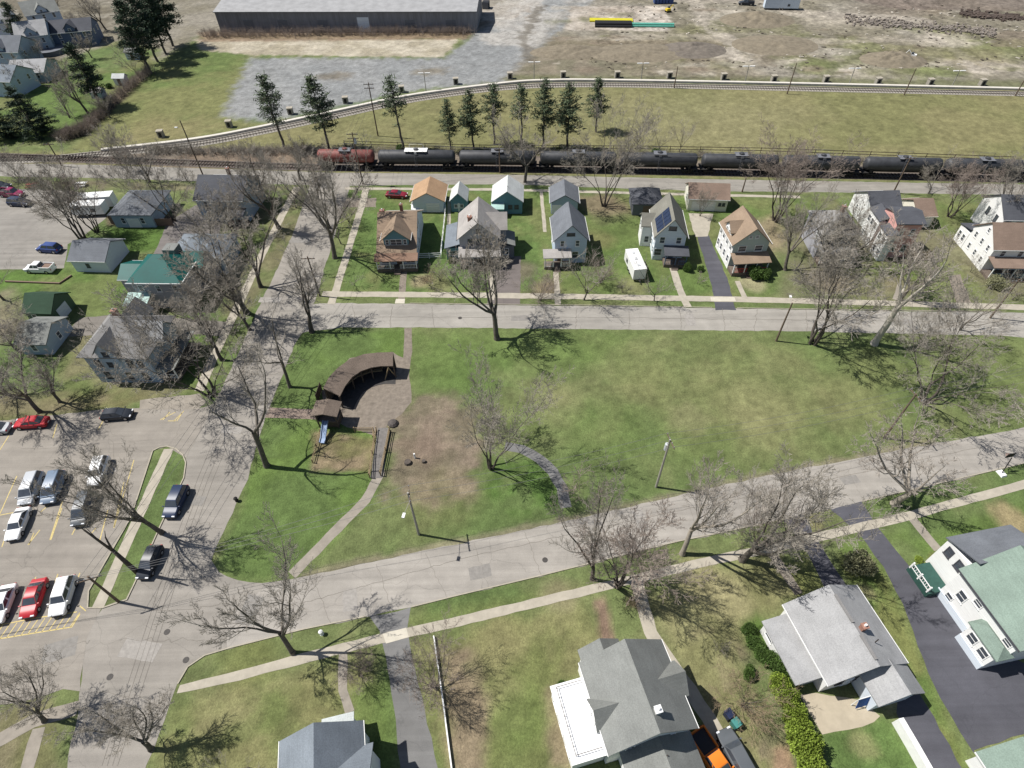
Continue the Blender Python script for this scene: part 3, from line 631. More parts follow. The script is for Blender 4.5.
proto("pale0", seed=71, kids=(0, 5, 5, 4, 3), open_=22, limbs=4, trunk=.36, bark=PALE, twigm=PALET, r0=.015)
proto("pale1", seed=75, kids=(0, 6, 6, 5, 4), open_=40, limbs=4, trunk=.22, bark=mat("light_grey_bark", A(176,166,152), .9, .25, 1.5), twigm=PALET, r0=.018)
proto("thicket0", seed=81, kids=(0, 5, 5, 4), open_=40, limbs=4, trunk=.1, stems=7, r0=.016, twig=.014, twigm=TWIGR)
proto("thicket1", seed=83, kids=(0, 5, 5, 4), open_=46, limbs=4, trunk=.08, stems=6, r0=.016, twig=.016, twigm=mat("straw_twigs", A(176,156,128), .95, .2, .6))
TR = random.Random(9)
def tree(kind, base, top, wpx, label, group=None, cat="tree", name="bare_tree", hmin=2.0, rz=None):
    tm, cm, th, rd = PROTO[kind]
    if isinstance(top, (int, float)): h = top; p = G(base[0], base[1], h * .62); q = proj(p.x, p.y, 0); base, top = q, base   # given by its crown and height
    else: p = G(*base); h = max(hmin, height(base, top))
    if not kind.startswith(("thicket", "pine", "spruce", "dark")): h *= 1.1; wpx = wpx * 1.18
    sz = h / th; w = wpx / pxm(base[0], base[1] - (base[1] - top[1]) * .5) / 2; sx = min(max(w * 1.0 / rd, sz * .7), sz * 1.5)
    r = empty(name, (p.x, p.y, 0), TR.uniform(0, 6.28) if rz is None else rz); r.scale = (sx, sx, sz); r.rotation_euler[0], r.rotation_euler[1] = TR.uniform(-.05, .05), TR.uniform(-.05, .05)
    put("trunk", tm, r); put("crown", cm, r); tag(r, label, cat, group); return r
# kind, base, top, crown width in the picture, label
STREET = "bare street trees"
TREES = [
 ("sparse0",(267,466),(243,345),95,"big gnarled bare tree with few twigs on the lawn by the slide playground",None),
 ("tall0",(312,332),(298,248),80,"bare tree at the street corner with wide forked limbs over the cross street",None),
 ("sparse1",(290,387),(270,305),62,"thin bare tree on the kerb side lawn beside the curved pavilion",None),
 ("round0",(247,313),(208,215),95,"bare tree on the west verge whose crown covers the low blue-gray house",None),
 ("small0",(237,337),(222,302),36,"small bare tree on the west verge beside the gravel side drive",None),
 ("tall1",(261,287),(232,205),70,"bare tree between sidewalk and cross street, second up from the gravel side drive",None),
 ("round1",(279,228),(258,158),62,"bare tree on the west verge level with the maroon car",None),
 ("round2",(335,258),(308,152),85,"tall dark bare tree east of the cross street, biggest near its railway end",None),
 ("small1",(341,244),(336,190),34,"slim bare tree just behind the tall dark one east of the cross street",None),
 ("small0",(296,208),(288,162),36,"small forked bare tree nearest the railway on the west verge",None),
 ("thicket0",(349,222),(343,198),24,"small reddish bare tree by the sidewalk in front of the gravel car pad",None),
 ("multi0",(212,396),(163,302),120,"many-stemmed bare tree at the sidewalk in front of the gray hip-roofed house",None),
 ("round3",(40,412),(4,322),190,"big spreading bare tree behind the red sedan at the edge of the large lot",None),
 ("round0",(162,533),(84,446),72,"bare tree leaning from the parking island over the white van",None),
 ("round2",(293,653),(230,586),105,"bare tree shading the sidewalk on the south verge near the lower left corner",None),
 ("multi0",(491,468),(468,376),92,"bare tree ringed by dark green ground at the bend of the park path",None),
 ("round1",(497,339),(489,232),70,"bare tree at the north edge of the park, in front of the gray gabled house",None),
 ("small1",(584,300),(574,246),52,"small bare tree on the verge in front of the light blue house",None),
 ("small0",(654,301),(657,258),40,"small bare tree on the verge left of the solar panel house",None),
 ("multi0",(604,206),(606,112),72,"many-stemmed gray bare tree behind the dark garage roof by the railway",None),
 ("round3",(525,182),(523,112),52,"bare tree by the back street behind the dark-roofed garage",None),
 ("round2",(785,270),(802,188),64,"bare tree on the lawn between the tan-roofed house and the gray-roofed one",None),
 ("multi1",(775,221),(790,128),90,"large bare tree in the bare yard behind the tan-roofed house",None),
 ("multi2",(813,343),(838,222),98,"large bare multi-trunk tree on the north edge of the park, left of the pale one",None),
 ("pale0",(874,344),(936,222),96,"white-barked bare tree leaning over the north street",None),
 ("multi0",(923,402),(966,306),130,"biggest bare tree at the right end of the park with a dark shadow beside it",None),
 ("pale1",(894,504),(928,418),98,"pale gray bare tree on the south verge by the right driveway",None),
 ("pale1",(682,554),(700,442),76,"light-barked bare tree on the south verge at the bend of the sidewalk",None),
 ("tall1",(592,579),(592,464),64,"upright bare tree on the south verge, tallest of the pair above the gray house",None),
 ("multi1",(618,585),(624,508),100,"low spreading bare tree of the pair on the south verge above the gray house",None),
 ("round0",(742,560),(752,444),100,"dense bare tree straddling the south sidewalk above the light gray ranch house",None),
 ("thicket0",(756,552),(772,470),70,"tangled reddish bare tree just right of the dense one on the south sidewalk",None),
 ("multi2",(84,240),(46,152),95,"many-stemmed leaning bare tree behind the small gray garage",None),
 ("multi1",(97,232),(74,158),60,"reddish many-stemmed tree crowding the leaning one behind the small gray garage",None),
 ("multi0",(174,221),(146,138),70,"many-stemmed bare tree at the fence behind the gray hip-roofed garage",None),
 ("small1",(187,181),(178,150),30,"small bare tree beside the back street left of the dark gray house",None),
 ("round1",(204,334),(192,282),52,"bare tree crowding the front of the green-roofed house",None),
 ("multi2",(152,330),(134,298),40,"dark bare tree against the shaded wall of the green-roofed house",None),
 ("multi1",(949,217),(962,146),68,"reddish many-stemmed bare tree behind the white house on the right",None),
 ("round3",(994,224),(1010,138),80,"bare tree in front of the white and blue house at the right edge",None),
 ("small0",(928,194),(938,150),46,"small bare tree by the back street behind the tan garage",None),
 ("tall0",(1008,215),(1030,160),50,"bare tree at the right frame edge behind the brown-roofed house",None),
 ("round2",(850,262),(862,200),66,"bare tree hiding the front of the gray-roofed house",None),
 ("small1",(638,148),(636,112),26,"thin leafless tree by the train, leftmost of the three in the olive field",None),
 ("small0",(659,153),(661,116),24,"thin leafless tree by the train, middle of the three in the olive field",None),
 ("small1",(679,152),(685,118),28,"thin leafless tree by the train, rightmost of the three in the olive field",None),
 ("round0",(88,113),(50,66),46,"bare tree on the garden lawn right of the dark spruce",None),
 ("small0",(79,125),(54,92),34,"small leafless tree on the garden lawn next to the dark spruce",None),
 ("small1",(147,71),(118,30),40,"slim bare tree at the upper end of the garden hedge",None),
 ("small0",(138,76),(112,45),30,"slim bare tree just below the upper end of the garden hedge",None),
 ("round1",(106,30),(98,-12),40,"bare tree behind the dark blue house by the far gardens",None),
 ("round1",(122,735),9.5,120,"bare tree crown reaching in at the bottom edge left of the slate-roofed house",None),
 ("round0",(8,705),9.5,120,"bare tree crown filling the lower left corner",None),
 ("small0",(240,762),5,50,"bare crown peeking over the bottom edge beside the slate-roofed house",None),
 ("thicket0",(436,688),(452,640),78,"dense purplish bare shrub beside the garden retaining wall",None),
 ("thicket0",(360,676),(352,655),44,"low reddish bare shrub beside the gray garden path",None),
 ("thicket1",(742,706),(748,676),74,"straw-coloured bare thicket left of the bright green hedge",None),
 ("small1",(720,652),(712,640),40,"tiny leafless sapling on the dry lawn left of the ranch house",None),
 ("thicket1",(635,606),(634,590),30,"dead brown shrub under the pair of bare trees",None),
 ("thicket0",(440,281),(432,264),22,"small twiggy shrub in front of the gray gabled house",None),
 ("thicket1",(430,286),(428,270),20,"straw-coloured shrub in front of the tan-roofed bungalow",None),
 ("small0",(355,286),(352,268),22,"sapling on the lawn beside the tan-roofed bungalow",None),
 ("small1",(622,293),(618,278),24,"leaning sapling in front of the white trailer",None),
 ("small0",(697,284),(696,270),22,"sapling beside the blacktop drive of the solar panel house",None),
 ("thicket0",(540,300),(538,268),46,"bushy bare tree beside the walk of the light blue house",None),
 ("thicket0",(600,283),(598,255),36,"reddish shrub at the right wall of the light blue house",None),
 ("thicket0",(125,220),(122,206),40,"reddish hedge-like shrub along the fence below the hip-roofed garage",None),
 ("small1",(970,272),(976,252),26,"bare sapling on the lawn of the white house on the right",None),
 ("thicket1",(915,262),(912,238),50,"tangled thicket right of the red house",None),
 ("small0",(320,112+45),(313,130),40,"leafless brush under the pines by the train",None),
 ("thicket1",(300,152),(292,138),36,"low brush at the foot of the left pines",None),
 ("round3",(20,352),(-6,300),70,"bare tree over the brown-gray shed in the left yard",None),
 ("small1",(230,168),(222,140),30,"leafless tree at the back street near the dark gray house",None),
 ("round0",(262,200),(250,140),60,"bare tree behind the dark gray house by the back street",None),
 ("multi1",(128,172),(124,140),70,"reddish brush trees beside the railway left of the red tank car",None),
 ("small0",(1012,300),(1030,262),40,"bare tree in the lower front garden at the right frame edge",None),
 ("small0",(905,225),(915,196),36,"bare tree between the red house and the tan garage",None),
]
TREES += [("round1",(92,58),(86,28),44,"bare tree on the garden lawn right of the swimming pool",None), ("multi0",(40,64),(34,38),36,"bare tree just below the round pool",None), ("tall0",(70,118),(52,84),44,"upright bare tree at the lower garden edge right of the dark spruce",None), ("round3",(110,118),(100,88),36,"bare tree at the middle of the slanting garden hedge",None),
 ("round1",(300,180),(292,138),50,"bare tree by the back street left of the red tank car's end",None), ("tall1",(150,182),(128,132),60,"tall bare tree by the back street behind the hip-roofed garage",None), ("multi0",(20,180),(2,140),60,"many-stemmed bare tree on the back street verge at the left edge",None),
 ("multi2",(118,160),(100,124),60,"loose bare tree on the railway side of the back street",None), ("tall0",(222,360),(196,296),70,"bare tree on the west verge left of the leaning lawn tree",None), ("round0",(250,330),(232,276),56,"bare tree at the west kerb opposite the north street mouth",None),
 ("tall1",(330,228),(318,170),52,"bare tree east of the cross street, first behind the tall dark one",None), ("sparse1",(4,300),(-16,262),50,"sparse bare tree at the left edge above the dark green shed",None), ("round2",(8,395),(-18,346),90,"bare tree at the left edge beyond the silver car",None), ("small1",(150,352),(136,318),44,"small bare tree at the right wall of the pale gray hip-roofed house",None),
 ("round0",(28,44),(16,10),46,"bare tree in front of the gray-blue house with a pale dormer",None), ("multi2",(84,40),(78,8),40,"many-stemmed bare tree at the right end of the long dark blue house",None), ("round2",(24,90),(8,56),44,"bare tree below the low pale-roofed garage",None), ("multi0",(22,350),(0,310),70,"dark many-stemmed tree over the low brown-gray shed",None), ("round1",(60,402),(44,346),80,"bare tree left of the pale gray hip-roofed house",None),
 ("round1",(62,20),(54,-14),44,"bare tree between the long dark blue house and the gray-blue one",None), ("small0",(4,62),(-4,36),36,"small bare tree at the left edge beside the pool deck",None), ("small1",(72,98),(52,62),44,"bare tree on the garden lawn between the pool and the spruce",None),
 ("round2",(218,250),(196,196),60,"bare tree whose crown hides the right end of the low blue-gray house",None), ("multi2",(236,236),(226,186),50,"dark many-stemmed bare tree right of the dark gray house",None), ("round0",(318,172+28),(312,150),46,"bare tree on the corner of the cross street and back street",None),
 ("round3",(820,262),(830,200),56,"bare tree at the left corner of the half-hidden gray-roofed house",None), ("multi0",(700,216),(704,186),20,"small dark shrub tree beside the cream garage",None), ("round1",(900,300),(912,236),60,"bare tree on the verge in front of the red house",None),
 ("small0",(960,330),(986,262),70,"bare tree on the verge right of the pale leaning one",None)]
for t in TREES: tree(t[0], t[1], t[2], t[3], t[4], t[5])

# dead trunk on the parking island
p = G(138, 573); dead = empty("dead_tree", (p.x, p.y, 0)); mb = MB()
hD = height((138, 573), (82, 537))
mb.tube((0, 0, -.1), (-.1, 0, hD * .55), .3, .2, 8); mb.tube((-.1, 0, hD * .5), (-.5, -.2, hD), .17, .1, 7); mb.tube((-.1, 0, hD * .55), (.35, .2, hD * .78), .14, .08, 7)
mb.build("trunk", BARKD, dead, True); mb = MB()
for a, b in (((-.5, -.2, hD), (-.9, -.1, hD + .9)), ((.35, .2, hD * .78), (.9, .3, hD * .9)), ((-.3, -.1, hD * .8), (-.9, .4, hD * .95))): mb.tube(a, b, .06, .03, 5)
mb.build("broken_limb", BARKD, dead); tag(dead, "dead lopped trunk on the parking island beside the dark parked hatchback", "tree")

# conifers
NEED = mat("pine_needles", A(92, 106, 78), .8, .4, 1.2, detail=3); NEEDD = mat("spruce_needles", A(60, 78, 58), .8, .4, 1.0, detail=3)
LEAFB = mat("bright_shrub_leaves", A(150, 172, 70), .7, .35, 1.5, detail=3); LEAFD = mat("dark_shrub_leaves", A(84, 110, 50), .7, .35, 1.5, detail=3); LEAFG = mat("grey_green_leaves", A(142, 142, 108), .8, .3, 1.5, detail=3)
def blades(C, Dr, ln, wd, R):
    n = len(C); side = np.cross(Dr, R.normal(size=(n, 3))); side /= np.linalg.norm(side, axis=1, keepdims=True) + 1e-9
    a = C - Dr * ln[:, None] * .5; b = C + Dr * ln[:, None] * .5; s = side * wd[:, None] * .5
    V = np.stack([a - s * .6, a + s * .6, b + s, b - s], 1).reshape(-1, 3); F = np.arange(n * 4).reshape(n, 4)
    return V, F
def conifer(seed, H=14.0, bare=.4, rad=.17, dens=1.0, needle=None, cone=1.0, upk=.1):
    R = np.random.default_rng(seed); S = ([], [], [], [])
    def seg(a, b, ra, rb): S[0].append(a); S[1].append(b); S[2].append(ra); S[3].append(rb)
    C = []; D = []; p = np.array([0., 0, -.1]); n = 10; r = .013 * H
    for i in range(n):
        q = np.array([R.normal() * .05, R.normal() * .05, H * (i + 1) / n]); seg(p, q, r * (1 - i / n * .9), r * (1 - (i + 1) / n * .9)); p = q
    z = H * bare * .75
    while z < H * .985:
        t = (z / H - bare) / (1 - bare); full = t > 0
        m = R.integers(3, 6) if full else R.integers(0, 2)
        prof = (1 - max(0, t)) ** (.75 * cone) * (.55 + .45 * min(1, max(0, t) * 4)) if full else .5
        for k in range(m):
            a = R.uniform(0, 6.28); L = H * rad * max(.12, prof) * R.uniform(.55, 1.2); d = unit(np.array([math.cos(a), math.sin(a), R.uniform(-.25, .35) + upk]))
            e = np.array([0, 0, z]) + d * L; seg(np.array([0, 0, z]), e, .05, .015)
            for s in np.linspace(.35, 1.02, max(2, int(L / .38))):
                c = np.array([0, 0, z]) + d * L * s + R.normal(size=3) * .12; q = int(8 * dens)
                C += list(c + R.normal(size=(q, 3)) * np.array([.26, .26, .16])); D += list(R.normal(size=(q, 3)) * .6 + d * .6 + np.array([0, 0, .2]))
        z += R.uniform(.3, .62)
    D = np.array(D); D /= np.linalg.norm(D, axis=1, keepdims=True)
    V, F = blades(np.array(C), D, R.uniform(.35, .62, len(C)), R.uniform(.07, .15, len(C)), R)
    return raw_mesh("trunk", *tubes(*S, 6), BARK, True), raw_mesh("crown", V, F, needle or NEED), H, H * rad
PROTO["pine0"] = conifer(3, bare=.42); PROTO["pine1"] = conifer(5, bare=.34, rad=.15); PROTO["pine2"] = conifer(8, bare=.3, rad=.2, dens=1.2)
PROTO["pine3"] = conifer(21, bare=.5, rad=.14, dens=.8); PROTO["pine4"] = conifer(25, bare=.25, rad=.19, dens=1.0)
PROTO["spruce"] = conifer(13, bare=.04, rad=.36, dens=1.5, needle=NEEDD, cone=1.1, upk=-.15)
PROTO["darkpine"] = conifer(17, bare=.25, rad=.2, dens=1.6, needle=NEEDD)
CON = [("pine0",(284,148),(259,74),38,"ragged pine by the far track, leftmost of the pines near the red tank car"),
 ("pine2",(329,149),(305,78),44,"pine standing behind the red tank car"),
 ("pine3",(404,150),(390,75),38,"pale thin pine beside the utility pole behind the first black tank car"),
 ("pine1",(451,152),(444,101),24,"shortest pine of the row behind the tank cars"),
 ("pine4",(474,151),(464,88),28,"second pine in the row behind the tank cars, next to the shortest"),
 ("pine0",(494,144),(482,84),32,"third pine in the row behind the tank cars"),
 ("pine3",(522,150),(514,84),32,"pine with a bare lower trunk in the middle of the row behind the tank cars"),
 ("pine1",(543,148),(540,80),30,"fifth pine in the row, second left of the bushiest end pine"),
 ("pine4",(567,150),(566,82),34,"full pine beside the bushiest end pine of the row"),
 ("pine2",(596,132),(594,78),34,"bushiest pine at the right end of the row behind the tank cars"),
 ("spruce",(38,136),(22,78),74,"dark full spruce at the left edge above the railway"),
 ("spruce",(4,138),(-10,88),60,"dark spruce cut by the left frame edge"),
 ("darkpine",(102,107),(76,38),46,"dark pine standing alone on the lawn by the swimming pool"),
 ("darkpine",(150,72),(128,-8),52,"dark pine at the lower end of the tall clump by the warehouse field"),
 ("darkpine",(158,62),(142,-22),50,"dark pine in the middle of the tall clump by the warehouse field"),
 ("darkpine",(166,54),(156,-30),50,"dark pine in the upper half of the tall clump by the warehouse field"),
 ("darkpine",(173,46),(168,-40),44,"dark pine nearest the warehouse in the tall clump"),
 ("darkpine",(30,50),(14,-5),40,"dark conifer behind the gray-blue houses in the far corner")]
for k, b, t, w, l in CON: tree(k, b, t, w, l, "pines along the railway" if "row" in l or "tank" in l else None, name="pine_tree")

# leafy shrubs
def shrub_mesh(seed, leaf, n=1500, size=.16, lobes=7):
    R = np.random.default_rng(seed); ph = np.arange(lobes) * 2.4; L = np.stack([np.cos(ph), np.sin(ph), np.zeros(lobes)], 1) * (.42 * np.sqrt((np.arange(lobes) + .3) / lobes))[:, None] + R.normal(size=(lobes, 3)) * .08 + np.array([0, 0, .52]); lr = R.uniform(.38, .55, lobes)
    k = R.integers(0, lobes, n); u = R.normal(size=(n, 3)); u /= np.linalg.norm(u, axis=1, keepdims=True)
    C = L[k] + u * (lr[k] * R.uniform(.6, 1.05, n))[:, None]; C[:, 2] = np.maximum(C[:, 2], .03); D = u + R.normal(size=(n, 3)) * .9; D /= np.linalg.norm(D, axis=1, keepdims=True)
    V, F = blades(C, D, R.uniform(.7, 1.4, n) * size, R.uniform(.5, .9, n) * size, R)
    S = ([], [], [], [])
    for q in range(lobes): S[0].append(np.array([0, 0, -.05])); S[1].append(L[q]); S[2].append(.035); S[3].append(.012)
    return raw_mesh("stem", *tubes(*S, 5), BARKD), raw_mesh("foliage", V, F, leaf)
SHR = {"b": [shrub_mesh(s, LEAFB, 5200, .085) for s in (1, 2, 3)], "d": [shrub_mesh(s, LEAFD, 4200, .09) for s in (4, 5)], "g": [shrub_mesh(6, LEAFG, 3600, .085, 9)]}
def shrub(kind, base, r, h, label, group=None, name="shrub"):
    p = G(*base); ms = SHR[kind]; a, b = ms[TR.randrange(len(ms))]; o = empty(name, (p.x, p.y, 0), TR.uniform(0, 6.28)); o.scale = (r, r, h)
    put("stem", a, o); put("foliage", b, o); tag(o, label, "shrub", group); return o
HED = "bright green hedge shrubs beside the ranch house"
for q, (px, py, r, h) in enumerate([(775,688,1.25,2.6),(784,703,1.3,2.7),(790,718,1.3,2.6),(795,735,1.55,3.1),(802,752,1.75,3.3),(806,772,1.6,3.0)]):
    shrub("b", (px, py), r, h, ["bright green hedge shrub at the top of the row by the patio","second bright green hedge shrub from the top of the row","third bright green hedge shrub, level with the patio's upper edge","fourth bright green hedge shrub, level with the patio's lower edge","broad bright green hedge shrub above the last one","bright green hedge shrub at the bottom end of the row"][q], HED)
for q, (px, py, r, h) in enumerate([(748,630,1.0,1.1),(753,643,1.05,1.1),(760,654,1.1,1.2),(770,663,1.3,1.6),(780,672,1.5,2.0),(788,686,1.1,1.8)]):
    shrub("d", (px, py), r, h, ["dark clipped shrub at the upper corner of the ranch house wing","dark clipped shrub second along the ranch house wing","dark clipped shrub third along the ranch house wing","dark shrub at the lower corner of the ranch house wing","tall dark shrub where the clipped row meets the bright hedge","dark shrub tucked behind the top of the bright hedge"][q], "dark green shrubs along the ranch house wing")
shrub("d", (748,676), .9, 1.3, "lone mid green shrub beside the straw-coloured thicket")
shrub("g", (856,569), 2.1, 2.6, "big round gray-green shrub between the two blacktop driveways")
shrub("b", (918,561), .55, .6, "small yellow-green shrub at the corner of the white house porch")
shrub("d", (754,278), 1.8, 2.2, "dark green shrub in front of the tan-roofed house with the red porch rail")
shrub("d", (764,278), 1.3, 1.8, "smaller dark shrub right of the one by the red porch rail")
shrub("d", (686,271), .9, 1.6, "pointed evergreen beside the porch of the solar panel house")
shrub("d", (562,686), .6, .8, "small round shrub at the corner of the white flat-roofed porch")
shrub("d", (110,88), 1.2, 1.3, "dark shrub on the garden lawn below the white shed")
for q, (px, py) in enumerate([(400,150),(350,152),(430,154),(560,152),(655,154),(478,153)]):
    shrub("d", (px, py), 1.5, 1.2, ["low dark brush at the foot of the pale thin pine","low dark brush above the gap after the red tank car","low dark brush left of the shortest pine","low dark brush under the full pine","low dark brush among the thin leafless trees","low dark brush under the second pine"][q], "low brush along the railway")
shrub("g", (452,262), .9, .9, "yellowish shrub beside the gray gabled house porch")
shrub("d", (700,271), .8, .9, "low shrub between the solar panel house and its drive")
shrub("d", (365,752), .8, 1.0, "dark shrub in the shade right of the slate-roofed house")
shrub("g", (995,286), 2.2, 1.6, "shrubbery along the front of the white house on the right")
shrub("d", (948,548), .5, .5, "low shrub at the head of the white house walk")

# ------------------------------------------------------------------ houses
GLASS = mat("window_glass", (.06, .07, .085), .08, .3, .5, spec=.6); FRAMEW = mat("white_trim", (.78, .78, .76), .5, .06, 2)
FRAMED = mat("dark_trim", (.07, .07, .08), .6, .1, 2); BRICK = mat("chimney_brick", (.30, .16, .12), .9, .3, 6)
SW = {k: siding_mat("siding_" + k, v) for k, v in {"white": (.78,.78,.76), "cream": (.74,.71,.60), "blue": (.46,.55,.66), "teal": (.13,.26,.31), "grey": (.34,.34,.37), "bluegrey": (.34,.42,.50),
      "paleblue": (.62,.68,.74), "tan": (.48,.40,.30), "red": (.66,.36,.32), "green": (.07,.12,.08), "sage": (.40,.46,.44), "darkblue": (.10,.14,.22), "brown": (.18,.12,.09), "yellowish": (.66,.60,.44), "darkgrey": (.14,.15,.17)}.items()}
RF = {k: roof_mat("shingles_" + k, v) for k, v in {"grey": A(150,148,146), "light": A(174,174,174), "slate": A(122,126,132), "dark": A(92,94,100), "brown": A(146,126,112), "tan": A(158,138,118), "clay": A(186,154,122), "green": A(140,158,146),
      "darkgreen": A(60,84,66), "mid": A(142,144,140), "olive": A(138,136,126), "pale": A(206,212,210), "white": A(216,219,216), "bluegrey": A(134,142,150), "rust": A(150,122,104), "warm": A(178,173,168)}.items()}
TEALMETAL = roof_mat("teal_metal_roof", A(18,98,92), .05, .55); AQUA = roof_mat("pale_aqua_metal", A(184,216,208), .05, .5); MEMB = mat("white_roof_membrane", (.84,.84,.83), .7, .04, .5)
WOOD = mat("weathered_wood", A(170,150,118), .9, .2, 2); DECKM = mat("deck_boards", A(122,110,100), .9, .2, 2)
_WC = {}
def win_mesh(w, h, dark, mull=True):
    k = (round(w, 2), round(h, 2), dark, mull)
    if k not in _WC:
        f = MB(); t = .09
        for s in (-1, 1): f.box(s * (w / 2 - t / 2), -.035, 0, t, .07, h); f.box(0, -.035, s * (h / 2 - t / 2), w - 2 * t - .004, .07, t)
        if mull: f.box(0, -.03, 0, w - 2 * t - .004, .05, .05)
        if w > 1.5 and mull: f.box(0, -.028, 0, .07, .05, h - 2 * t - .004)
        f.box(0, -.05, -h / 2 - .05, w + .12, .12, .07)
        g = MB(); g.box(0, -.012, 0, w - t, .02, h - t)
        _WC[k] = (f.mesh("window", FRAMED if dark else FRAMEW), g.mesh("pane", GLASS))
    return _WC[k]
def window(root, x, y, z, side, w=.9, h=1.4, dark=False, mull=True, name="window"):
    f, g = win_mesh(w, h, dark, mull); rz = {'S': 0, 'E': math.pi / 2, 'N': math.pi, 'W': -math.pi / 2}[side]
    o = put(name, f, root, (x, y, z), rz); put("pane", g, o); return o
def door(root, x, y, z0, side, m=None, w=.95, h=2.05):
    rz = {'S': 0, 'E': math.pi / 2, 'N': math.pi, 'W': -math.pi / 2}[side]; mb = MB(); mb.box(0, -.03, h / 2, w, .06, h)
    for dz in (.55, 1.4): mb.box(0, -.065, dz * h / 2.05, w * .62, .02, h * .3)
    o = mb.build("door", m or FRAMEW, root, loc=(x, y, z0), rz=rz); k = MB(); k.box(w * .38, -.09, h * .48, .06, .06, .12); k.build("handle", RAIL, o); return o
def garage_door(root, x, y, z0, side, w=2.6, h=2.15, m=None):
    rz = {'S': 0, 'E': math.pi / 2, 'N': math.pi, 'W': -math.pi / 2}[side]; mb = MB(); n = 4
    for i in range(n): mb.box(0, -.03, h * (i + .5) / n, w, .06, h / n - .03)
    return mb.build("garage_door", m or FRAMEW, root, loc=(x, y, z0), rz=rz)
class Blk:
    def __init__(s, root, cx, cy, w, l, hw, rise, wall, roof, axis='y', kind='gable', z0=0.0, ov=.38, ovg=.3, t=.16, edge=None, found=True):
        s.root, s.cx, s.cy, s.w, s.l, s.hw, s.rise, s.axis, s.z0, s.kind = root, cx, cy, w, l, hw, rise, axis, z0, kind
        mb = MB(); base = z0 - .05
        if kind == 'gable':
            b = w if axis == 'y' else l; e = l if axis == 'y' else w
            prof = [(-b / 2, base), (b / 2, base), (b / 2, hw), (0, hw + rise - .04), (-b / 2, hw)]
            c0, e0 = (cx, cy) if axis == 'y' else (cy, cx)
            prof = [(u + c0, z) for u, z in prof]; mb.ext(prof, axis, e0 - e / 2, e0 + e / 2)
        else: mb.box(cx, cy, (base + hw) / 2, w, l, hw - base)
        s.wall = mb.build("wall", wall, root)
        r = MB()
        if kind == 'gable':
            sl = rise / (b / 2); lo = hw - ov * sl
            prof = [(-b / 2 - ov, lo), (0, hw + rise), (b / 2 + ov, lo), (b / 2 + ov, lo + t), (0, hw + rise + t), (-b / 2 - ov, lo + t)]
            r.ext([(u + c0, z) for u, z in prof], axis, e0 - e / 2 - ovg, e0 + e / 2 + ovg)
        elif kind == 'hip':
            W, Ln = w / 2 + ov, l / 2 + ov; z1 = hw; z2 = hw + t; zt = hw + rise + t; k = min(W, Ln); rx, ry = W - k * .98, Ln - k * .98
            vs = [(cx + x * W, cy + y * Ln, z) for z in (z1, z2) for x, y in ((-1, -1), (1, -1), (1, 1), (-1, 1))]
            if W >= Ln: vs += [(cx - rx, cy, zt), (cx + rx, cy, zt)]; tf = [(4, 5, 9, 8), (5, 6, 9), (6, 7, 8, 9), (7, 4, 8)]
            else: vs += [(cx, cy - ry, zt), (cx, cy + ry, zt)]; tf = [(4, 5, 8), (5, 6, 9, 8), (6, 7, 9), (7, 4, 8, 9)]
            r.add(vs, [(3, 2, 1, 0), (0, 1, 5, 4), (1, 2, 6, 5), (2, 3, 7, 6), (3, 0, 4, 7)] + tf)
        elif kind == 'flat':
            r.box(cx, cy, hw + t / 2, w + 2 * ov, l + 2 * ov, t)
        elif kind.startswith('shed'):           # shedS: falls towards local -y, shedW: towards -x, shedE
            d = kind[-1]; W, Ln = w / 2 + ov, l / 2 + ov
            def zz(x, y):
                q = {'S': (y + Ln) / (2 * Ln), 'N': (Ln - y) / (2 * Ln), 'W': (x + W) / (2 * W), 'E': (W - x) / (2 * W)}[d]; return hw + rise * q
            P = [(-W, -Ln), (W, -Ln), (W, Ln), (-W, Ln)]
            r.add([(cx + x, cy + y, zz(x, y)) for x, y in P] + [(cx + x, cy + y, zz(x, y) + t) for x, y in P], [(3, 2, 1, 0), (4, 5, 6, 7), (0, 1, 5, 4), (1, 2, 6, 5), (2, 3, 7, 6), (3, 0, 4, 7)])
        s.roof = r.build("roof", roof, root)
        if edge and kind == 'gable':            # pale rake and gutter boards
            for q in (-1, 1):
                g = MB(); g.ext([(c0 + q * (b / 2 + ov + .03), lo - .02), (c0 + q * (b / 2 + ov + .09), lo - .02), (c0 + q * (b / 2 + ov + .09), lo + t), (c0 + q * (b / 2 + ov + .03), lo + t)], axis, e0 - e / 2 - ovg, e0 + e / 2 + ovg)
                g.build("gutter", edge, s.roof)
    def face(s, side):
        return {'S': (s.cx, s.cy - s.l / 2), 'N': (s.cx, s.cy + s.l / 2), 'W': (s.cx - s.w / 2, s.cy), 'E': (s.cx + s.w / 2, s.cy)}[side]
    def wins(s, side, us, z, w=.9, h=1.4, dark=False):
        x, y = s.face(side)
        for u in us:
            if side in 'SN': window(s.root, x + u, y - (.002 if side == 'S' else -.002), z, side, w, h, dark)
            else: window(s.root, x + (.002 if side == 'E' else -.002), y + u, z, side, w, h, dark)
        return s
    def chimney(s, x, y, ztop, m=None, sz=.55, cap=True):
        mb = MB(); zb = s.hw - .1; mb.box(x, y, (zb + ztop) / 2, sz, sz, ztop - zb); mb.box(x, y, ztop + .05, sz + .14, sz + .14, .12)
        o = mb.build("chimney", m or BRICK, s.roof)
        k = MB(); k.tube((x, y, ztop + .1), (x, y, ztop + .38), .14, .12, 8); k.build("flue", FRAMEW, o)
    def vent(s, x, y, z):
        mb = MB(); mb.tube((x, y, z - .4), (x, y, z + .35), .06, .06, 7); mb.build("vent_pipe", RAIL, s.roof)
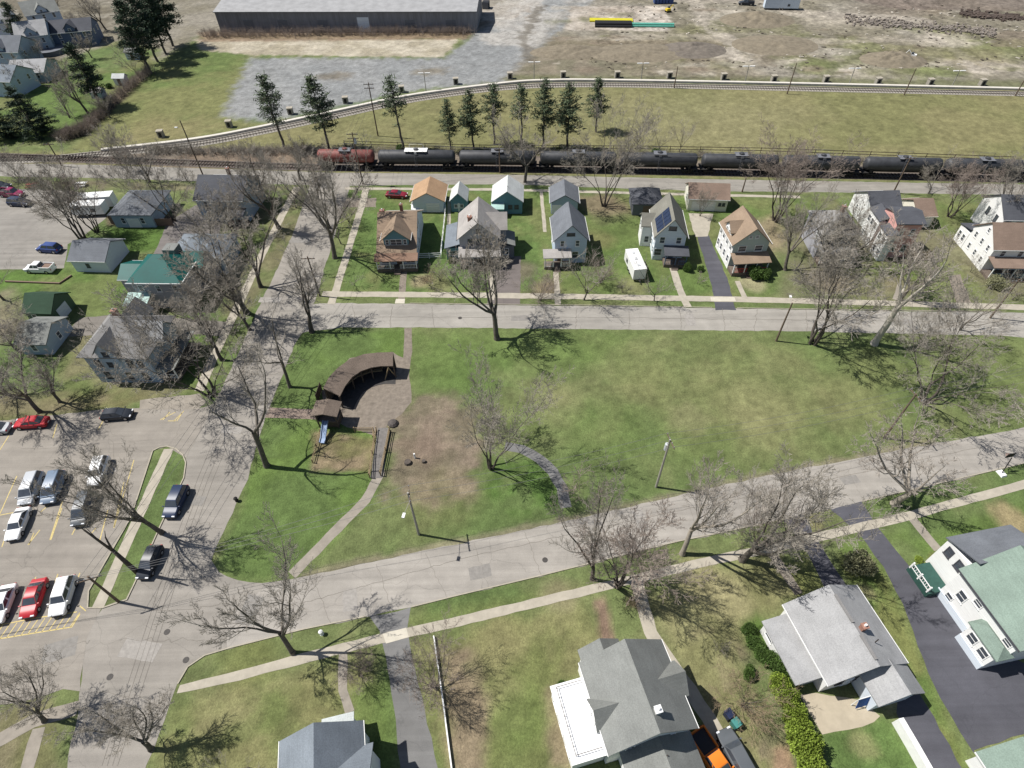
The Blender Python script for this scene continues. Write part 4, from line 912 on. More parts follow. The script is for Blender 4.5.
def porch(root, x0, x1, y0, y1, zr, roof, posts=3, pm=None, deckz=.5, rise=.5, rail=None, deckm=None, steps=True, ov=.25, hipped=False):
    """covered porch on the local south side between y0 (front) and y1 (house wall)"""
    pm = pm or FRAMEW; r = MB(); t = .12; A0 = [(x0 - ov, y0 - ov), (x1 + ov, y0 - ov), (x1 + ov, y1), (x0 - ov, y1)]
    zz = [zr, zr, zr + rise, zr + rise]; r.add([(x, y, z) for (x, y), z in zip(A0, zz)] + [(x, y, z + t) for (x, y), z in zip(A0, zz)], [(3, 2, 1, 0), (4, 5, 6, 7), (0, 1, 5, 4), (1, 2, 6, 5), (2, 3, 7, 6), (3, 0, 4, 7)])
    r.build("porch_roof", roof, root); d = MB(); d.box((x0 + x1) / 2, (y0 + y1) / 2, deckz / 2 - .05, x1 - x0, y1 - y0 - .02, deckz + .1); d.build("porch_deck", deckm or DECKM, root)
    for i in range(posts):
        x = x0 + .12 + (x1 - x0 - .24) * i / max(1, posts - 1); p = MB(); p.box(x, y0 + .12, (deckz + zr + .06) / 2, .16, .16, zr - deckz + .06); p.build("porch_post", pm, root)
    if rail:
        gap = .6
        for a, b in ((x0 + .2, (x0 + x1) / 2 - gap), ((x0 + x1) / 2 + gap, x1 - .2)):
            q = MB(); q.box((a + b) / 2, y0 + .12, deckz + .9, b - a, .08, .08); q.box((a + b) / 2, y0 + .12, deckz + .15, b - a, .06, .06); n = int((b - a) / .25)
            for i in range(n + 1): q.box(a + (b - a) * i / max(1, n), y0 + .12, deckz + .5, .05, .04, .74)
            q.build("porch_rail", rail, root)
    if steps:
        q = MB(); xm = (x0 + x1) / 2
        for i in range(3): q.box(xm, y0 - .15 - .28 * i, (deckz * (3 - i) / 4) / 2, 1.2, .28, deckz * (3 - i) / 4)
        q.build("porch_steps", deckm or DECKM, root)
class HS:
    """house frame from its front eave corners a, b (picture points at height ze) and a ridge point r at height zr"""
    def __init__(s, name, label, cat, a, b, r, ze, zr, mode, ov=.38, group=None, minl=None, depth=None):
        A_, B_, R_ = G(*a, ze), G(*b, ze), G(*r, zr); u = (B_ - A_); W = u.length; u.normalize(); n = Vector((-u.y, u.x)); d = (R_ - A_).dot(n)
        D = depth or (2 * d if mode == 'x' else d)
        s.w, s.l = W - 2 * ov, max(minl or 2, D - (2 * ov if mode == 'x' else .6)); c = A_ + u * W / 2 + n * D / 2
        s.root = empty(name, (c.x, c.y, 0), math.atan2(u.y, u.x)); tag(s.root, label, cat, group); s.ze, s.rise = ze, zr - ze
        s.ridge_u = (R_ - A_).dot(u) - W / 2
HW = FRAMEW
# --- the row, left to right
h = HS("bungalow", "tan-roofed bungalow with a front gable dormer and brown porch roof", "house", (375.5,256), (417,255), (398,212), 2.9, 7.2, 'x')
b = Blk(h.root, 0, 0, h.w, h.l, 2.9, 4.2, SW["paleblue"], RF["tan"], 'x', ov=.35, edge=FRAMEW)
b.wins('E', (-3.6, -1.2, 1.4), 1.6).wins('W', (-3.2, 0, 3), 1.6); b.wins('E', (-.9, .9), 4.6, .9, 1.3).wins('W', (0,), 4.6)
dm = Blk(h.root, 0, -3.6, 4.6, 4.6, 5.4, 1.9, SW["teal"], RF["tan"], 'y', z0=2.5, ov=.5, ovg=.45, edge=FRAMEW); dm.wins('S', (0,), 4.5, 2.2, 1.3).wins('S', (-1.65, 1.65), 4.5, .7, 1.2)
porch(h.root, -h.w / 2 - .3, h.w / 2 + .3, -h.l / 2 - 1.6, -h.l / 2, 2.55, RF["rust"], 4, deckz=.7, rise=.5, rail=FRAMEW)
b.wins('S', (-2.2, 2.4), 1.75, 1.6, 1.5); door(h.root, .3, -h.l / 2, .7, 'S', SW["brown"]); b.chimney(.6, 1.4, 7.9); b.chimney(-h.w / 2 + .5, .5, 7.3, sz=.8)
h = HS("gabled_house", "weathered gray gabled house with a low lean-to on its left", "house", (457,237), (500,236), (478,199), 5.3, 8.4, 'y', minl=8)
b = Blk(h.root, 0, 0, h.w, h.l + .6, 5.3, 3.1, SW["grey"], RF["warm"], 'y', ov=.45, edge=FRAMED)
b.wins('S', (-1.6, 0, 1.6), 4.4, .9, 1.3, True).wins('S', (0,), 6.7, .8, .9, True).wins('E', (-2, 1.5), 4.2).wins('W', (-2, 1.5), 4.2).wins('E', (-2, 1.5), 1.6)
Blk(h.root, h.w / 2 - .6, .8, 4.2, 4.0, 5.3, 2.0, SW["grey"], RF["warm"], 'x', ov=.4); b.chimney(-1.6, -1.2, 7.8, sz=.7)
lw = Blk(h.root, -h.w / 2 - 1.35, 0.2, 2.7, h.l - .6, 2.6, 1.0, SW["teal"], RF["bluegrey"], 'y', 'shedW', ov=.3); lw.wins('S', (0,), 1.5, 1.4, 1.1)
porch(h.root, -h.w / 2, h.w / 2 + .2, -h.l / 2 - 2.6, -h.l / 2 - .3, 2.7, RF["warm"], 4, SW["grey"], .6, .6, SW["grey"])
ew = Blk(h.root, h.w / 2 + 1.5, -1.2, 2.9, 4.2, 2.7, 1.2, SW["darkgrey"], RF["mid"], 'y', 'shedE', ov=.25); ew.wins('S', (0,), 1.5)
h = HS("gabled_house", "light blue gabled house with a dark gray roof and a small left porch", "house", (553,238), (589,237), (569,204), 5.2, 8.2, 'y', minl=7)
b = Blk(h.root, 0, 0, h.w, h.l + .6, 5.2, 2.9, SW["blue"], RF["slate"], 'y', ov=.4, edge=FRAMEW)
b.wins('S', (-1.6, 1.2), 4.3, .8, 1.3).wins('S', (-.1,), 6.2, 1.5, .6, True).wins('S', (.9,), 1.8, 1.2, 1.5).wins('W', (-2, 1.8), 4.2).wins('W', (1.8,), 1.7).wins('E', (-2, 1.8), 4.2).wins('E', (-2, 1.8), 1.7)
door(h.root, -1.9, -h.l / 2 - .3, .5, 'S', SW["brown"]); porch(h.root, -h.w / 2 - 2.0, -.2, -h.l / 2 - 2.3, -h.l / 2 - .32, 2.6, RF["warm"], 4, FRAMEW, .5, .5, FRAMEW)
Blk(h.root, 0, h.l / 2 + 1.2, h.w * .72, 2.2, 4.8, 2.0, SW["blue"], RF["slate"], 'y', ov=.3)
h = HS("solar_panel_house", "white and blue house with a solar array on its left roof slope", "house", (654.5,236), (689,237), (666,192), 5.4, 8.8, 'y')
SH = h
b = Blk(h.root, 0, 0, h.w, h.l, 5.4, 3.3, SW["paleblue"], RF["olive"], 'y', ov=.4, edge=FRAMEW)
b.wins('S', (-1.5, 1.5), 4.4, 1.0, 1.4).wins('S', (0,), 6.9, 1.4, .8, True).wins('W', (-3.6, -1, 2), 4.2, .9, 1.5).wins('W', (-3.6, -1, 2), 1.7, .9, 1.5).wins('E', (-3, 0, 3), 4.2).wins('E', (-3, 0, 3), 1.7)
Blk(h.root, -h.w / 2 - .9, 1.8, 2.2, 3.8, 4.6, 1.4, SW["white"], RF["olive"], 'x', ov=.3).wins('W', (-.8, .8), 3.5).wins('S', (0,), 1.6)
sp = MB(); sl = 3.3 / (h.w / 2); cs = math.cos(math.atan(sl))
for i in range(2):
    for k in range(4):
        u0 = -h.w / 2 + .1 + i * 1.72 * cs; u1 = u0 + 1.62 * cs; y0 = -h.l / 2 + .15 + k * 1.2
        z0, z1 = 5.4 + (u0 + h.w / 2) * sl + .30, 5.4 + (u1 + h.w / 2) * sl + .30
        sp.add([(u0, y0, z0), (u1, y0, z1), (u1, y0 + 1.1, z1), (u0, y0 + 1.1, z0), (u0, y0, z0 - .06), (u1, y0, z1 - .06), (u1, y0 + 1.1, z1 - .06), (u0, y0 + 1.1, z0 - .06)], [(0, 1, 2, 3), (7, 6, 5, 4), (0, 4, 5, 1), (1, 5, 6, 2), (2, 6, 7, 3), (3, 7, 4, 0)])
sp.build("solar_panels", mat("solar_cells", (.022, .034, .07), .3, .3, 3, spec=.6), h.root)
porch(h.root, -.8, h.w / 2 + .5, -h.l / 2 - 2.4, -h.l / 2, 2.7, RF["dark"], 3, SW["darkblue"], .6, .5, SW["darkblue"]); b.wins('S', (-1.9,), 1.8, 1.4, 1.5); door(h.root, .6, -h.l / 2, .6, 'S', SW["darkblue"])
h = HS("tan_roofed_house", "white-sided house with tan roof, gray-green front gable and red porch rail", "house", (732,242.5), (771,240.5), (744,208), 5.5, 8.4, 'y', minl=7.2)
b = Blk(h.root, 0, 0, h.w, h.l, 5.5, 2.9, SW["sage"], RF["tan"], 'y', ov=.45, edge=FRAMEW)
ws = MB(); ws.box(-h.w / 2 - .02, 0, 2.72, .04, h.l - .02, 5.4); ws.build("white_siding", SW["white"], h.root)
for z in (4.2, 1.7):
    for y in (-2.6, -.7, 1.2, 2.8): window(h.root, -h.w / 2 - .045, y, z, 'W', .85, 1.4, False)
b.wins('S', (-1.5, 1.5), 4.3, 1.5, 1.25).wins('S', (-.6, .6), 6.7, .7, .6).wins('E', (-2, 1.5), 4.2).wins('E', (-2, 1.5), 1.7)
d2 = Blk(h.root, -h.w / 2 + 1.3, .2, 2.6, 3.0, 6.4, 1.3, SW["white"], RF["tan"], 'x', z0=5.2, ov=.3); d2.wins('W', (-.6, .6), 5.9, .8, .8)
porch(h.root, -h.w / 2, h.w / 2, -h.l / 2 - 2.4, -h.l / 2, 2.8, RF["tan"], 4, FRAMEW, .7, .6, mat("red_porch_paint", (.50,.07,.05), .6, .15, 3), steps=True); b.wins('S', (1.6,), 1.9, 1.4, 1.5); door(h.root, -1.8, -h.l / 2, .7, 'S')
h = HS("hip_roofed_house", "gray-roofed house half hidden by bare trees", "house", (822,236), (863,236), (843,214), 5.2, 7.4, 'x', depth=8.5)
b = Blk(h.root, 0, 0, h.w, h.l, 5.2, 2.2, SW["grey"], RF["grey"], 'x', 'hip', ov=.4); b.wins('S', (-2.2, 0, 2.2), 4.2).wins('S', (-2.2, 2.2), 1.7, 1.2).wins('E', (-2, 2), 4).wins('W', (-2, 2), 4)
porch(h.root, -h.w / 2, h.w / 2 - .5, -h.l / 2 - 2.4, -h.l / 2, 2.6, RF["grey"], 4, rail=FRAMEW); door(h.root, .4, -h.l / 2, .5, 'S'); b.chimney(1.2, 1.2, 8, sz=.6)
h = HS("dark_roofed_house", "dark-roofed low house with a bright white end wall behind the red house", "house", (872,215), (905,214), (884,192), 3.8, 6.2, 'x', depth=9)
b = Blk(h.root, 0, 0, h.w, h.l, 3.8, 2.4, SW["white"], RF["dark"], 'x', ov=.35, edge=FRAMEW); b.wins('S', (-1.5, 1.2), 2.2).wins('W', (-2, 1.5), 2.1, .7, 1)
h = HS("garage", "small garage with a brown roof and cream gable boards behind the red house", "garage", (918,217), (939,216), (926,196), 2.7, 4.3, 'x', depth=7)
b = Blk(h.root, 0, 0, h.w, h.l, 2.7, 1.7, SW["cream"], RF["brown"], 'x', ov=.4, edge=SW["cream"]); garage_door(h.root, 0, -h.l / 2, 0, 'S')
p = G(896, 262); h = empty("red_house", (p.x + .3, p.y + 4.6, 0), math.radians(-3)); tag(h, "house with red end wall and bright white side wings with windows", "house")
b = Blk(h, 0, -.3, 4.6, 5.4, 7.2, .9, SW["red"], RF["dark"], 'x', ov=.3, edge=FRAMED); b.wins('S', (-.9, 1.0), 5.4, .8, 1.4).wins('S', (-.9, 1.0), 2.0, .9, 1.5)
w2 = Blk(h, -2.9, 2.4, 1.4, 4.6, 5.6, .9, SW["white"], RF["dark"], 'y', 'shedW', ov=.2); w2.wins('W', (-1.4, 0, 1.4), 4.2, 1.0, 1.3).wins('W', (-1.4, 0, 1.4), 1.2, 1.0, 1.0)
w3 = Blk(h, -2.9, -2.6, 1.4, 3.4, 5.2, .6, SW["white"], RF["dark"], 'y', 'shedW', ov=.2); w3.wins('W', (-.8, .8), 3.8, 1.1, 1.4).wins('W', (-.8, .8), 1.4, 1.1, 1.2)
h = HS("brown_roofed_house", "white gabled house with a brown roof at the right edge", "house", (994,250), (1044,251), (999,229), 4.9, 7.8, 'x', depth=8.2)
b = Blk(h.root, 0, 0, h.w, h.l, 4.9, 2.9, SW["white"], RF["brown"], 'x', ov=.3, edge=FRAMEW); b.wins('W', (-2.2, 0, 2.2), 4.0, .75, 1.15).wins('W', (-2.2, 0, 2.2), 1.6, .75, 1.15).wins('W', (0,), 6.3, .7, .9).wins('S', (-2, 1, 3), 4)
w4 = Blk(h.root, -h.w / 2 + 1.4, h.l / 2 + 1.6, 3, 3.2, 3.2, .8, SW["white"], RF["dark"], 'y', 'shedN', ov=.2); w4.wins('W', (-.7, .7), 1.7)
porch(h.root, -h.w / 2, h.w / 2, -h.l / 2 - 2.6, -h.l / 2, 2.7, RF["brown"], 5, rail=SW["sage"])
h = HS("white_house", "white and blue house with a dark roof cut by the right edge", "house", (1004,220), (1048,221), (1010,200), 5.0, 7.6, 'x', depth=9)
b = Blk(h.root, 0, 0, h.w, h.l, 5.0, 2.6, SW["white"], RF["dark"], 'x', ov=.35, edge=FRAMEW); b.wins('S', (-2.6, -.6, 1.4), 3.8, 1.0, 1.4, True).wins('S', (-2.6, -.6), 1.6, 1.0, 1.4, True).wins('W', (-2, 1), 3.8, .9, 1.4, True)
# --- garages and sheds behind the row
h = HS("garage", "garage with a tan hipped roof and a white truck nosing out", "garage", (411,198), (445,198), (428,179.5), 2.7, 4.5, 'y', minl=6)
b = Blk(h.root, 0, 0, h.w, h.l + .4, 2.7, 1.7, SW["paleblue"], RF["clay"], 'y', ov=.45, edge=FRAMEW); garage_door(h.root, 1.0, -h.l / 2 - .2, 0, 'S', 2.8, m=SW["white"]); b.wins('W', (0,), 1.6, .8, .9)
h = HS("garden_shed", "narrow shed with a white metal roof between two garages", "shed", (448.5,201), (468,201), (459,181), 2.7, 4.4, 'y')
b = Blk(h.root, 0, 0, h.w, h.l, 2.7, 1.6, SW["teal"], RF["white"], 'y', ov=.25); b.wins('S', (-.6, .6), 1.4, .8, .9); door(h.root, 0, -h.l / 2, 2.0 - 2.0, 'S', w=.01 + .4)
h = HS("garage", "teal garage with a big white metal roof and small lean-to", "garage", (490.5,202), (524,202), (508,175), 2.9, 5.2, 'y')
b = Blk(h.root, 0, 0, h.w, h.l, 2.9, 2.2, SW["teal"], RF["white"], 'y', ov=.3); b.wins('S', (.6, 1.9), 1.6, .9, .9, True); b.vent(.1, -1.5, 5.1)
l2 = Blk(h.root, -h.w / 2 + 1.1, -h.l / 2 - .8, 2.4, 1.5, 1.9, .5, SW["teal"], AQUA, 'x', 'shedS', ov=.15); door(h.root, -h.w / 2 + 1.1, -h.l / 2 - 1.56, 0, 'S', SW["darkblue"], .8, 1.8)
h = HS("garage", "light blue garage with a gray roof behind the light blue house", "garage", (549.5,199), (579.5,199), (563,183), 2.7, 4.4, 'y', minl=6)
b = Blk(h.root, 0, 0, h.w, h.l, 2.7, 1.6, SW["bluegrey"], RF["slate"], 'y', ov=.35, edge=FRAMEW); b.wins('S', (.4,), 1.6, 1.3, .8, True); garage_door(h.root, -1.6, -h.l / 2, 0, 'S', 2.0)
h = HS("garage", "dark weathered barn-like garage with a sagging black roof under the big bare tree", "garage", (632,205), (664,205), (646,188), 2.6, 4.6, 'x', depth=6.5)
b = Blk(h.root, 0, 0, h.w, h.l, 2.6, 2.0, SW["darkgrey"], RF["dark"], 'x', 'hip', ov=.4); garage_door(h.root, .4, -h.l / 2, 0, 'S', 2.4, m=SW["brown"])
h = HS("garage", "cream two-car garage with a brown roof at the end of the blacktop drive", "garage", (688,199), (731,200.5), (705,186), 2.8, 4.6, 'x', depth=6.6)
b = Blk(h.root, 0, 0, h.w, h.l, 2.8, 1.8, SW["cream"], RF["brown"], 'x', ov=.3, edge=FRAMEW); garage_door(h.root, -.8, -h.l / 2, 0, 'S', 4.8); b.wins('S', (2.4, 3.2), 1.6, .6, .7, True).wins('W', (0,), 1.6)
# --- left blocks
h = HS("garage", "gray hip-roofed garage behind the two white campers", "garage", (107,216), (151,216), (134,189), 2.9, 5.2, 'x', depth=10)
b = Blk(h.root, 0, 0, h.w, h.l, 2.9, 2.3, SW["bluegrey"], RF["slate"], 'x', 'hip', ov=.4); b.wins('S', (-2, 2), 1.6); garage_door(h.root, 0, -h.l / 2, 0, 'S')
h = HS("garage", "small gray-roofed white garage beside the upper lot", "garage", (66,261), (105,262), (90,241), 2.7, 4.5, 'x', depth=7.6)
b = Blk(h.root, 0, 0, h.w, h.l, 2.7, 1.8, SW["paleblue"], RF["slate"], 'x', ov=.35, edge=FRAMEW); b.wins('S', (-.4,), 1.5, .7, .9, True); garage_door(h.root, -h.w / 2, 0, 0, 'W')
h = HS("green_roofed_house", "house with a bright teal-green metal hip roof", "house", (127,283.5), (181,284), (153,257), 5.6, 8.4, 'x', depth=8.2)
b = Blk(h.root, 0, 0, h.w, h.l, 5.6, 2.9, SW["grey"], TEALMETAL, 'x', 'hip', ov=.5); b.wins('S', (-3, 0, 3), 4.3).wins('S', (-3, 3), 1.7).wins('W', (0,), 4.3)
g = MB(); g.box(0, -h.l / 2 - .55, 5.68, h.w + 1.16, .1, .2); g.build("gutter", FRAMEW, b.roof); g = MB(); g.box(h.w / 2 + .55, 0, 5.68, .1, h.l + 1.0, .2); g.build("gutter", FRAMEW, b.roof)
lw = Blk(h.root, -h.w / 2 - 1.5, 1.0, 4.0, 5.0, 4.6, 1.2, SW["grey"], TEALMETAL, 'x', ov=.35, edge=FRAMEW); lw.wins('S', (0,), 3.4)
Blk(h.root, h.w / 2 - .6, 3.6, 4.2, 4.0, 5.2, 1.6, SW["grey"], TEALMETAL, 'x', ov=.4)
cb = MB(); cb.box(.6, h.l / 2 - .3, 6.6, 2.2, 2.2, 2.6); cb.build("flat_dormer", RF["mid"], h.root)
porch(h.root, -h.w / 2 - 1.2, -h.w / 2 + 2.4, -h.l / 2 - 2.6, -h.l / 2 - .02, 2.6, AQUA, 3, rise=.7)
h = HS("shed", "small dark green shed with a pale door on its right end", "shed", (20,313), (51,314), (44,294), 2.7, 4.5, 'x', depth=6)
b = Blk(h.root, 0, 0, h.w, h.l, 2.7, 1.8, SW["green"], RF["darkgreen"], 'x', ov=.35); garage_door(h.root, h.w / 2, -.2, 0, 'E', 2.6, 2.2, SW["paleblue"]); b.wins('S', (-1,), 1.5)
h = HS("shed", "low brown-gray shed beneath bare branches next to the dark green shed", "shed", (12,345), (46,345), (34,318), 2.5, 4.0, 'x', depth=7)
b = Blk(h.root, 0, 0, h.w, h.l, 2.5, 1.5, SW["bluegrey"], RF["mid"], 'x', ov=.35); b.wins('E', (0,), 1.5); b.wins('S', (0,), 1.5)
h = HS("hip_roofed_house", "large pale gray house with a steep hipped roof and cross gables by the big lot", "house", (78,357.5), (147,359), (115,330), 5.7, 9.6, 'x', depth=9.5)
b = Blk(h.root, 0, 0, h.w, h.l, 5.7, 3.9, SW["bluegrey"], RF["grey"], 'x', 'hip', ov=.55); b.wins('S', (-3.2, -1.4, 1.8, 3.4), 4.2, .9, 1.5, True).wins('S', (-3, .4, 3), 1.6, .9, 1.5, True).wins('W', (-2, 1), 4.2)
Blk(h.root, -.6, -h.l / 2 + 1.6, 2.8, 4.2, 7.0, 1.7, SW["bluegrey"], RF["grey"], 'y', z0=5.0, ov=.35).wins('S', (0,), 6.6, .9, .9, True)
Blk(h.root, -.2, h.l / 2 - 1.2, 3.2, 4.8, 6.8, 1.9, SW["bluegrey"], RF["grey"], 'y', z0=5.0, ov=.35)
Blk(h.root, h.w / 2 - 1.0, .6, 4.6, 3.4, 6.4, 2.0, SW["bluegrey"], RF["light"], 'x', z0=4.0, ov=.4)
b.chimney(-.7, 1.2, 9.9, sz=.7); porch(h.root, h.w / 2 - 1, h.w / 2 + 2.6, -h.l / 2 + .5, h.l / 2, 2.7, RF["mid"], 3, rail=FRAMEW, steps=False)
h = HS("dark_gray_house", "two-storey house with a plain dark gray roof beside the back street", "house", (192,200), (243,201), (218,176), 5.0, 7.6, 'x', depth=10.5)
b = Blk(h.root, 0, 0, h.w, h.l, 5.0, 2.6, SW["bluegrey"], RF["dark"], 'x', ov=.4, edge=FRAMEW); b.wins('S', (-3, 0, 3), 3.9).wins('S', (-3, 3), 1.6).wins('E', (-2, 2), 3.9); b.chimney(.6, 1.5, 8.4); porch(h.root, 1, h.w / 2, -h.l / 2 - 2.2, -h.l / 2, 2.6, RF["dark"], 3)
h = HS("low_house", "low blue-gray house hidden under bare crowns above the green-roofed one", "house", (165,262), (222,262), (192,238), 3.2, 5.4, 'x', depth=9)
b = Blk(h.root, 0, 0, h.w, h.l, 3.2, 2.2, SW["bluegrey"], RF["bluegrey"], 'x', 'hip', ov=.4); b.wins('S', (-3, 0, 3), 1.7); door(h.root, 1.5, -h.l / 2, 0, 'S')
# far corner houses
for q, (a, b_, r, ze, zr, wm, rm, lb) in enumerate([((14,38),(48,34),(28,14),5.4,8.4,"bluegrey","light","gray-blue house with a pale dormer in the far upper left corner"),((48,34),(92,30),(70,12),4.6,7,"darkblue","dark","long dark blue house behind the swimming pool"),
      ((-22,52),(18,52),(-4,30),5,8,"bluegrey","slate","blue-gray house at the left edge beside the pool deck"),((6,74),(44,72),(24,54),3,5,"bluegrey","light","low pale-roofed garage below the swimming pool"),((-30,80),(10,82),(-12,62),4.4,7,"blue","bluegrey","blue house cut by the left edge above the spruces"),
      ((24,16),(60,10),(40,-4),5,8,"blue","mid","tall blue house at the top edge of the far upper left corner"),((-20,26),(12,22),(-4,2),5,8,"paleblue","light","pale house in the farthest upper left corner")]):
    h = HS("house", lb, "house", a, b_, r, ze, zr, 'x', depth=10); bk = Blk(h.root, 0, 0, h.w, h.l, ze, zr - ze, SW[wm], RF[rm], 'x', ov=.4, edge=FRAMEW); bk.wins('S', (-h.w * .3, 0, h.w * .3), min(ze - 1, 3.8)).wins('E', (-2, 2), min(ze - 1, 3.8))
    if ze > 4.4: bk.wins('S', (-h.w * .3, h.w * .3), 1.6); Blk(h.root, 0, -2.6, 3.2, 4, ze + 1, 1.4, SW[wm], RF[rm], 'y', z0=ze - .4, ov=.3).wins('S', (0,), ze + .5, .9, .9)
# --- houses south of the south street
def frame_w(a, c, ze):      # a, c: left eave ends (near, far); local +y runs from a to c, local +x to the right of it
    A_, C_ = G(*a, ze), G(*c, ze); d = C_ - A_; L = d.length; d.normalize(); return A_, d, L
# big gray house
A_, d, L = frame_w((609,756), (579,662), 5.8); ang = math.atan2(d.y, d.x) - math.pi / 2; xr = Vector((d.y, -d.x)); W = 8.7; c = A_ + d * L / 2 + xr * W / 2
H = empty("cross_gabled_house", (c.x, c.y, 0), ang); tag(H, "big gray-roofed house with small cross gables and a white flat porch roof", "house")
w, l = W - .8, L - .7
b = Blk(H, 0, 0, w, l, 5.8, 3.0, SW["white"], RF["mid"], 'y', ov=.4, ovg=.35, edge=FRAMEW); b.wins('W', (-2.6, 2.6), 4.2, .9, 1.4).wins('N', (-2, 0, 2), 4.2).wins('E', (-2.4, 2.4), 4.2).wins('N', (-2, 2), 1.6).wins('E', (-2.4, 0, 2.4), 1.6).wins('S', (-2, 2), 4.2)
Blk(H, -w / 2 + .9, -.6, 2.7, 2.2, 5.8, 1.35, SW["white"], RF["mid"], 'x', ov=.35).wins('W', (0,), 4.2, 1, 1.4)
Blk(H, w / 2 - .8, .3, 2.7, 2.6, 5.8, 1.5, SW["white"], RF["mid"], 'x', ov=.35).wins('E', (0,), 4.2, 1, 1.4)
Blk(H, -w / 2 + 2.0, l / 2 + .4, 3.6, 1.6, 5.8, 1.4, SW["white"], RF["mid"], 'y', ov=.35)
b.chimney(.5, -2.4, 9.3, SW["white"], .5)
Blk(H, .6, -l / 2 - 2.6, 6.4, 5.2, 3.6, 1.9, SW["white"], RF["mid"], 'y', ov=.35).vent(.7, -l / 2 - 1.6, 5.4)
fr = Blk(H, -w / 2 - 1.7, -.1, 3.2, l - .9, 3.0, 0, SW["white"], MEMB, kind='flat', ov=.2, t=.2); fr.wins('W', (-2, 0, 2), 1.7, 1.2, 1.3)
rl = MB(); xw = -w / 2 - 3.25; y0, y1 = -l / 2 + .5, l / 2 - .7
for x_, ya, x2, yb in ((xw + .3, y0 + .3, xw + .3, y1), (xw + .3, y0 + .3, -w / 2 - .3, y0 + .3), (xw + .3, y1, -w / 2 - .3, y1)): rl.tube((x_, ya, 3.62), (x2, yb, 3.62), .035, .035, 5)
for i in range(8):
    yy = y0 + .3 + (y1 - y0 - .3) * i / 7; rl.tube((xw + .3, yy, 3.2), (xw + .3, yy, 3.66), .03, .03, 5)
rl.build("roof_railing", RAIL, H)
# light gray ranch house
A_, d, L = frame_w((829,686), (783,604), 3.4); ang = math.atan2(d.y, d.x) - math.pi / 2; xr = Vector((d.y, -d.x)); W = 9.0; c = A_ + d * L / 2 + xr * W / 2
H = empty("ranch_house", (c.x, c.y, 0), ang); tag(H, "light gray shingled ranch house with a brick chimney and a left wing", "house"); w, l = W - .8, L - .6
b = Blk(H, 0, 0, w, l, 3.4, 2.3, SW["white"], RF["light"], 'y', ov=.4, edge=FRAMEW); b.wins('W', (-2, 2), 2.3, 1.2, .9).wins('S', (-2.4, -.4), 1.8, .8, 1.0, True).wins('E', (-2.5, 0, 2.5), 2.0).wins('N', (-2, 2), 2.0)
b.chimney(.7, -.6, 6.3, sz=.5); b.vent(1.4, -2.0, 5.6)
Blk(H, w / 2 - 2.2, -l / 2 - 1.4, 4.4, 2.7, 3.1, 1.6, SW["paleblue"], RF["light"], 'y', ov=.4)
lw = Blk(H, -w / 2 - 1.35, .1, 2.7, l - 1.8, 2.1, .45, SW["white"], RF["light"], 'y', 'shedW', ov=.3); lw.wins('W', (-2, 1.8), 1.5, 1.2, 1.0); lw.wins('S', (0,), 1.4, .9, .9); door(H, -1.2, -l / 2, 0, 'S', SW["paleblue"])
rv = MB(); rv.box(0, 1.6, 5.93, .3, 3.0, .1); rv.box(0, -2.4, 5.93, .3, 2.4, .1); rv.build("ridge_vent", RF["grey"], b.roof)
# white house with a green roof
A_, d, L = frame_w((1020,651), (959,569), 5.8); ang = math.atan2(d.y, d.x) - math.pi / 2; xr = Vector((d.y, -d.x)); W = 10.4; c = A_ + d * L / 2 + xr * W / 2
H = empty("green_shingled_house", (c.x, c.y, 0), ang); tag(H, "white house with a pale green shingle roof, bay window and front porch", "house"); w, l = W - .7, L - .5
b = Blk(H, 0, 0, w, l, 5.8, 3.2, SW["white"], RF["green"], 'y', ov=.32, ovg=.3, edge=FRAMED)
b.wins('W', (-3.2, .9), 4.6, 1.0, .9).wins('W', (2.3,), 3.2, 1.1, 1.5).wins('W', (3.0,), 1.4, .9, 1.2).wins('N', (-2.6, 0, 2.6), 4.2)
bay = Blk(H, -w / 2 - .55, -2.4, 1.3, 3.4, 3.5, .9, SW["white"], RF["green"], 'y', 'hip', ov=.35); bay.wins('W', (-.75, .75), 2.2, 1.1, 1.4).wins('N', (0,), 2.2, .7, 1.3, True)
bs = MB(); bs.box(-w / 2 - .06, .3, .55, .1, l - .1, 1.05); bs.box(-w / 2 - 1.25, -2.4, .55, .1, 3.4, 1.05); bs.build("foundation_wall", SW["paleblue"], H)
fp = Blk(H, .3, l / 2 + 1.9, w - 2.0, 3.6, 5.4, 1.7, SW["white"], RF["slate"], 'y', 'shedN', ov=.25); fp.wins('W', (-.8, .8), 4.2, .9, 1.4, True)
dk = MB(); dk.box(-w / 2 - .3, l / 2 + 1.5, .5, 2.6, 3.4, .9); dk.build("porch_deck", mat("green_porch_floor", (.03,.08,.065), .7, .15, 2), H)
for yy in (l / 2 + .1, l / 2 + 1.7, l / 2 + 3.1):
    q = MB(); q.box(-w / 2 - 1.55, yy, 1.35, .16, .16, 1.2); q.build("porch_post", FRAMEW, H)
q = MB(); q.box(-w / 2 - 1.55, l / 2 + 1.6, 1.75, .08, 3.0, .08); q.box(-w / 2 - 1.55, l / 2 + 1.6, 1.1, .06, 3.0, .06)
for i in range(11): q.box(-w / 2 - 1.55, l / 2 + .2 + i * .28, 1.42, .04, .05, .62)
q.build("porch_rail", FRAMEW, H)
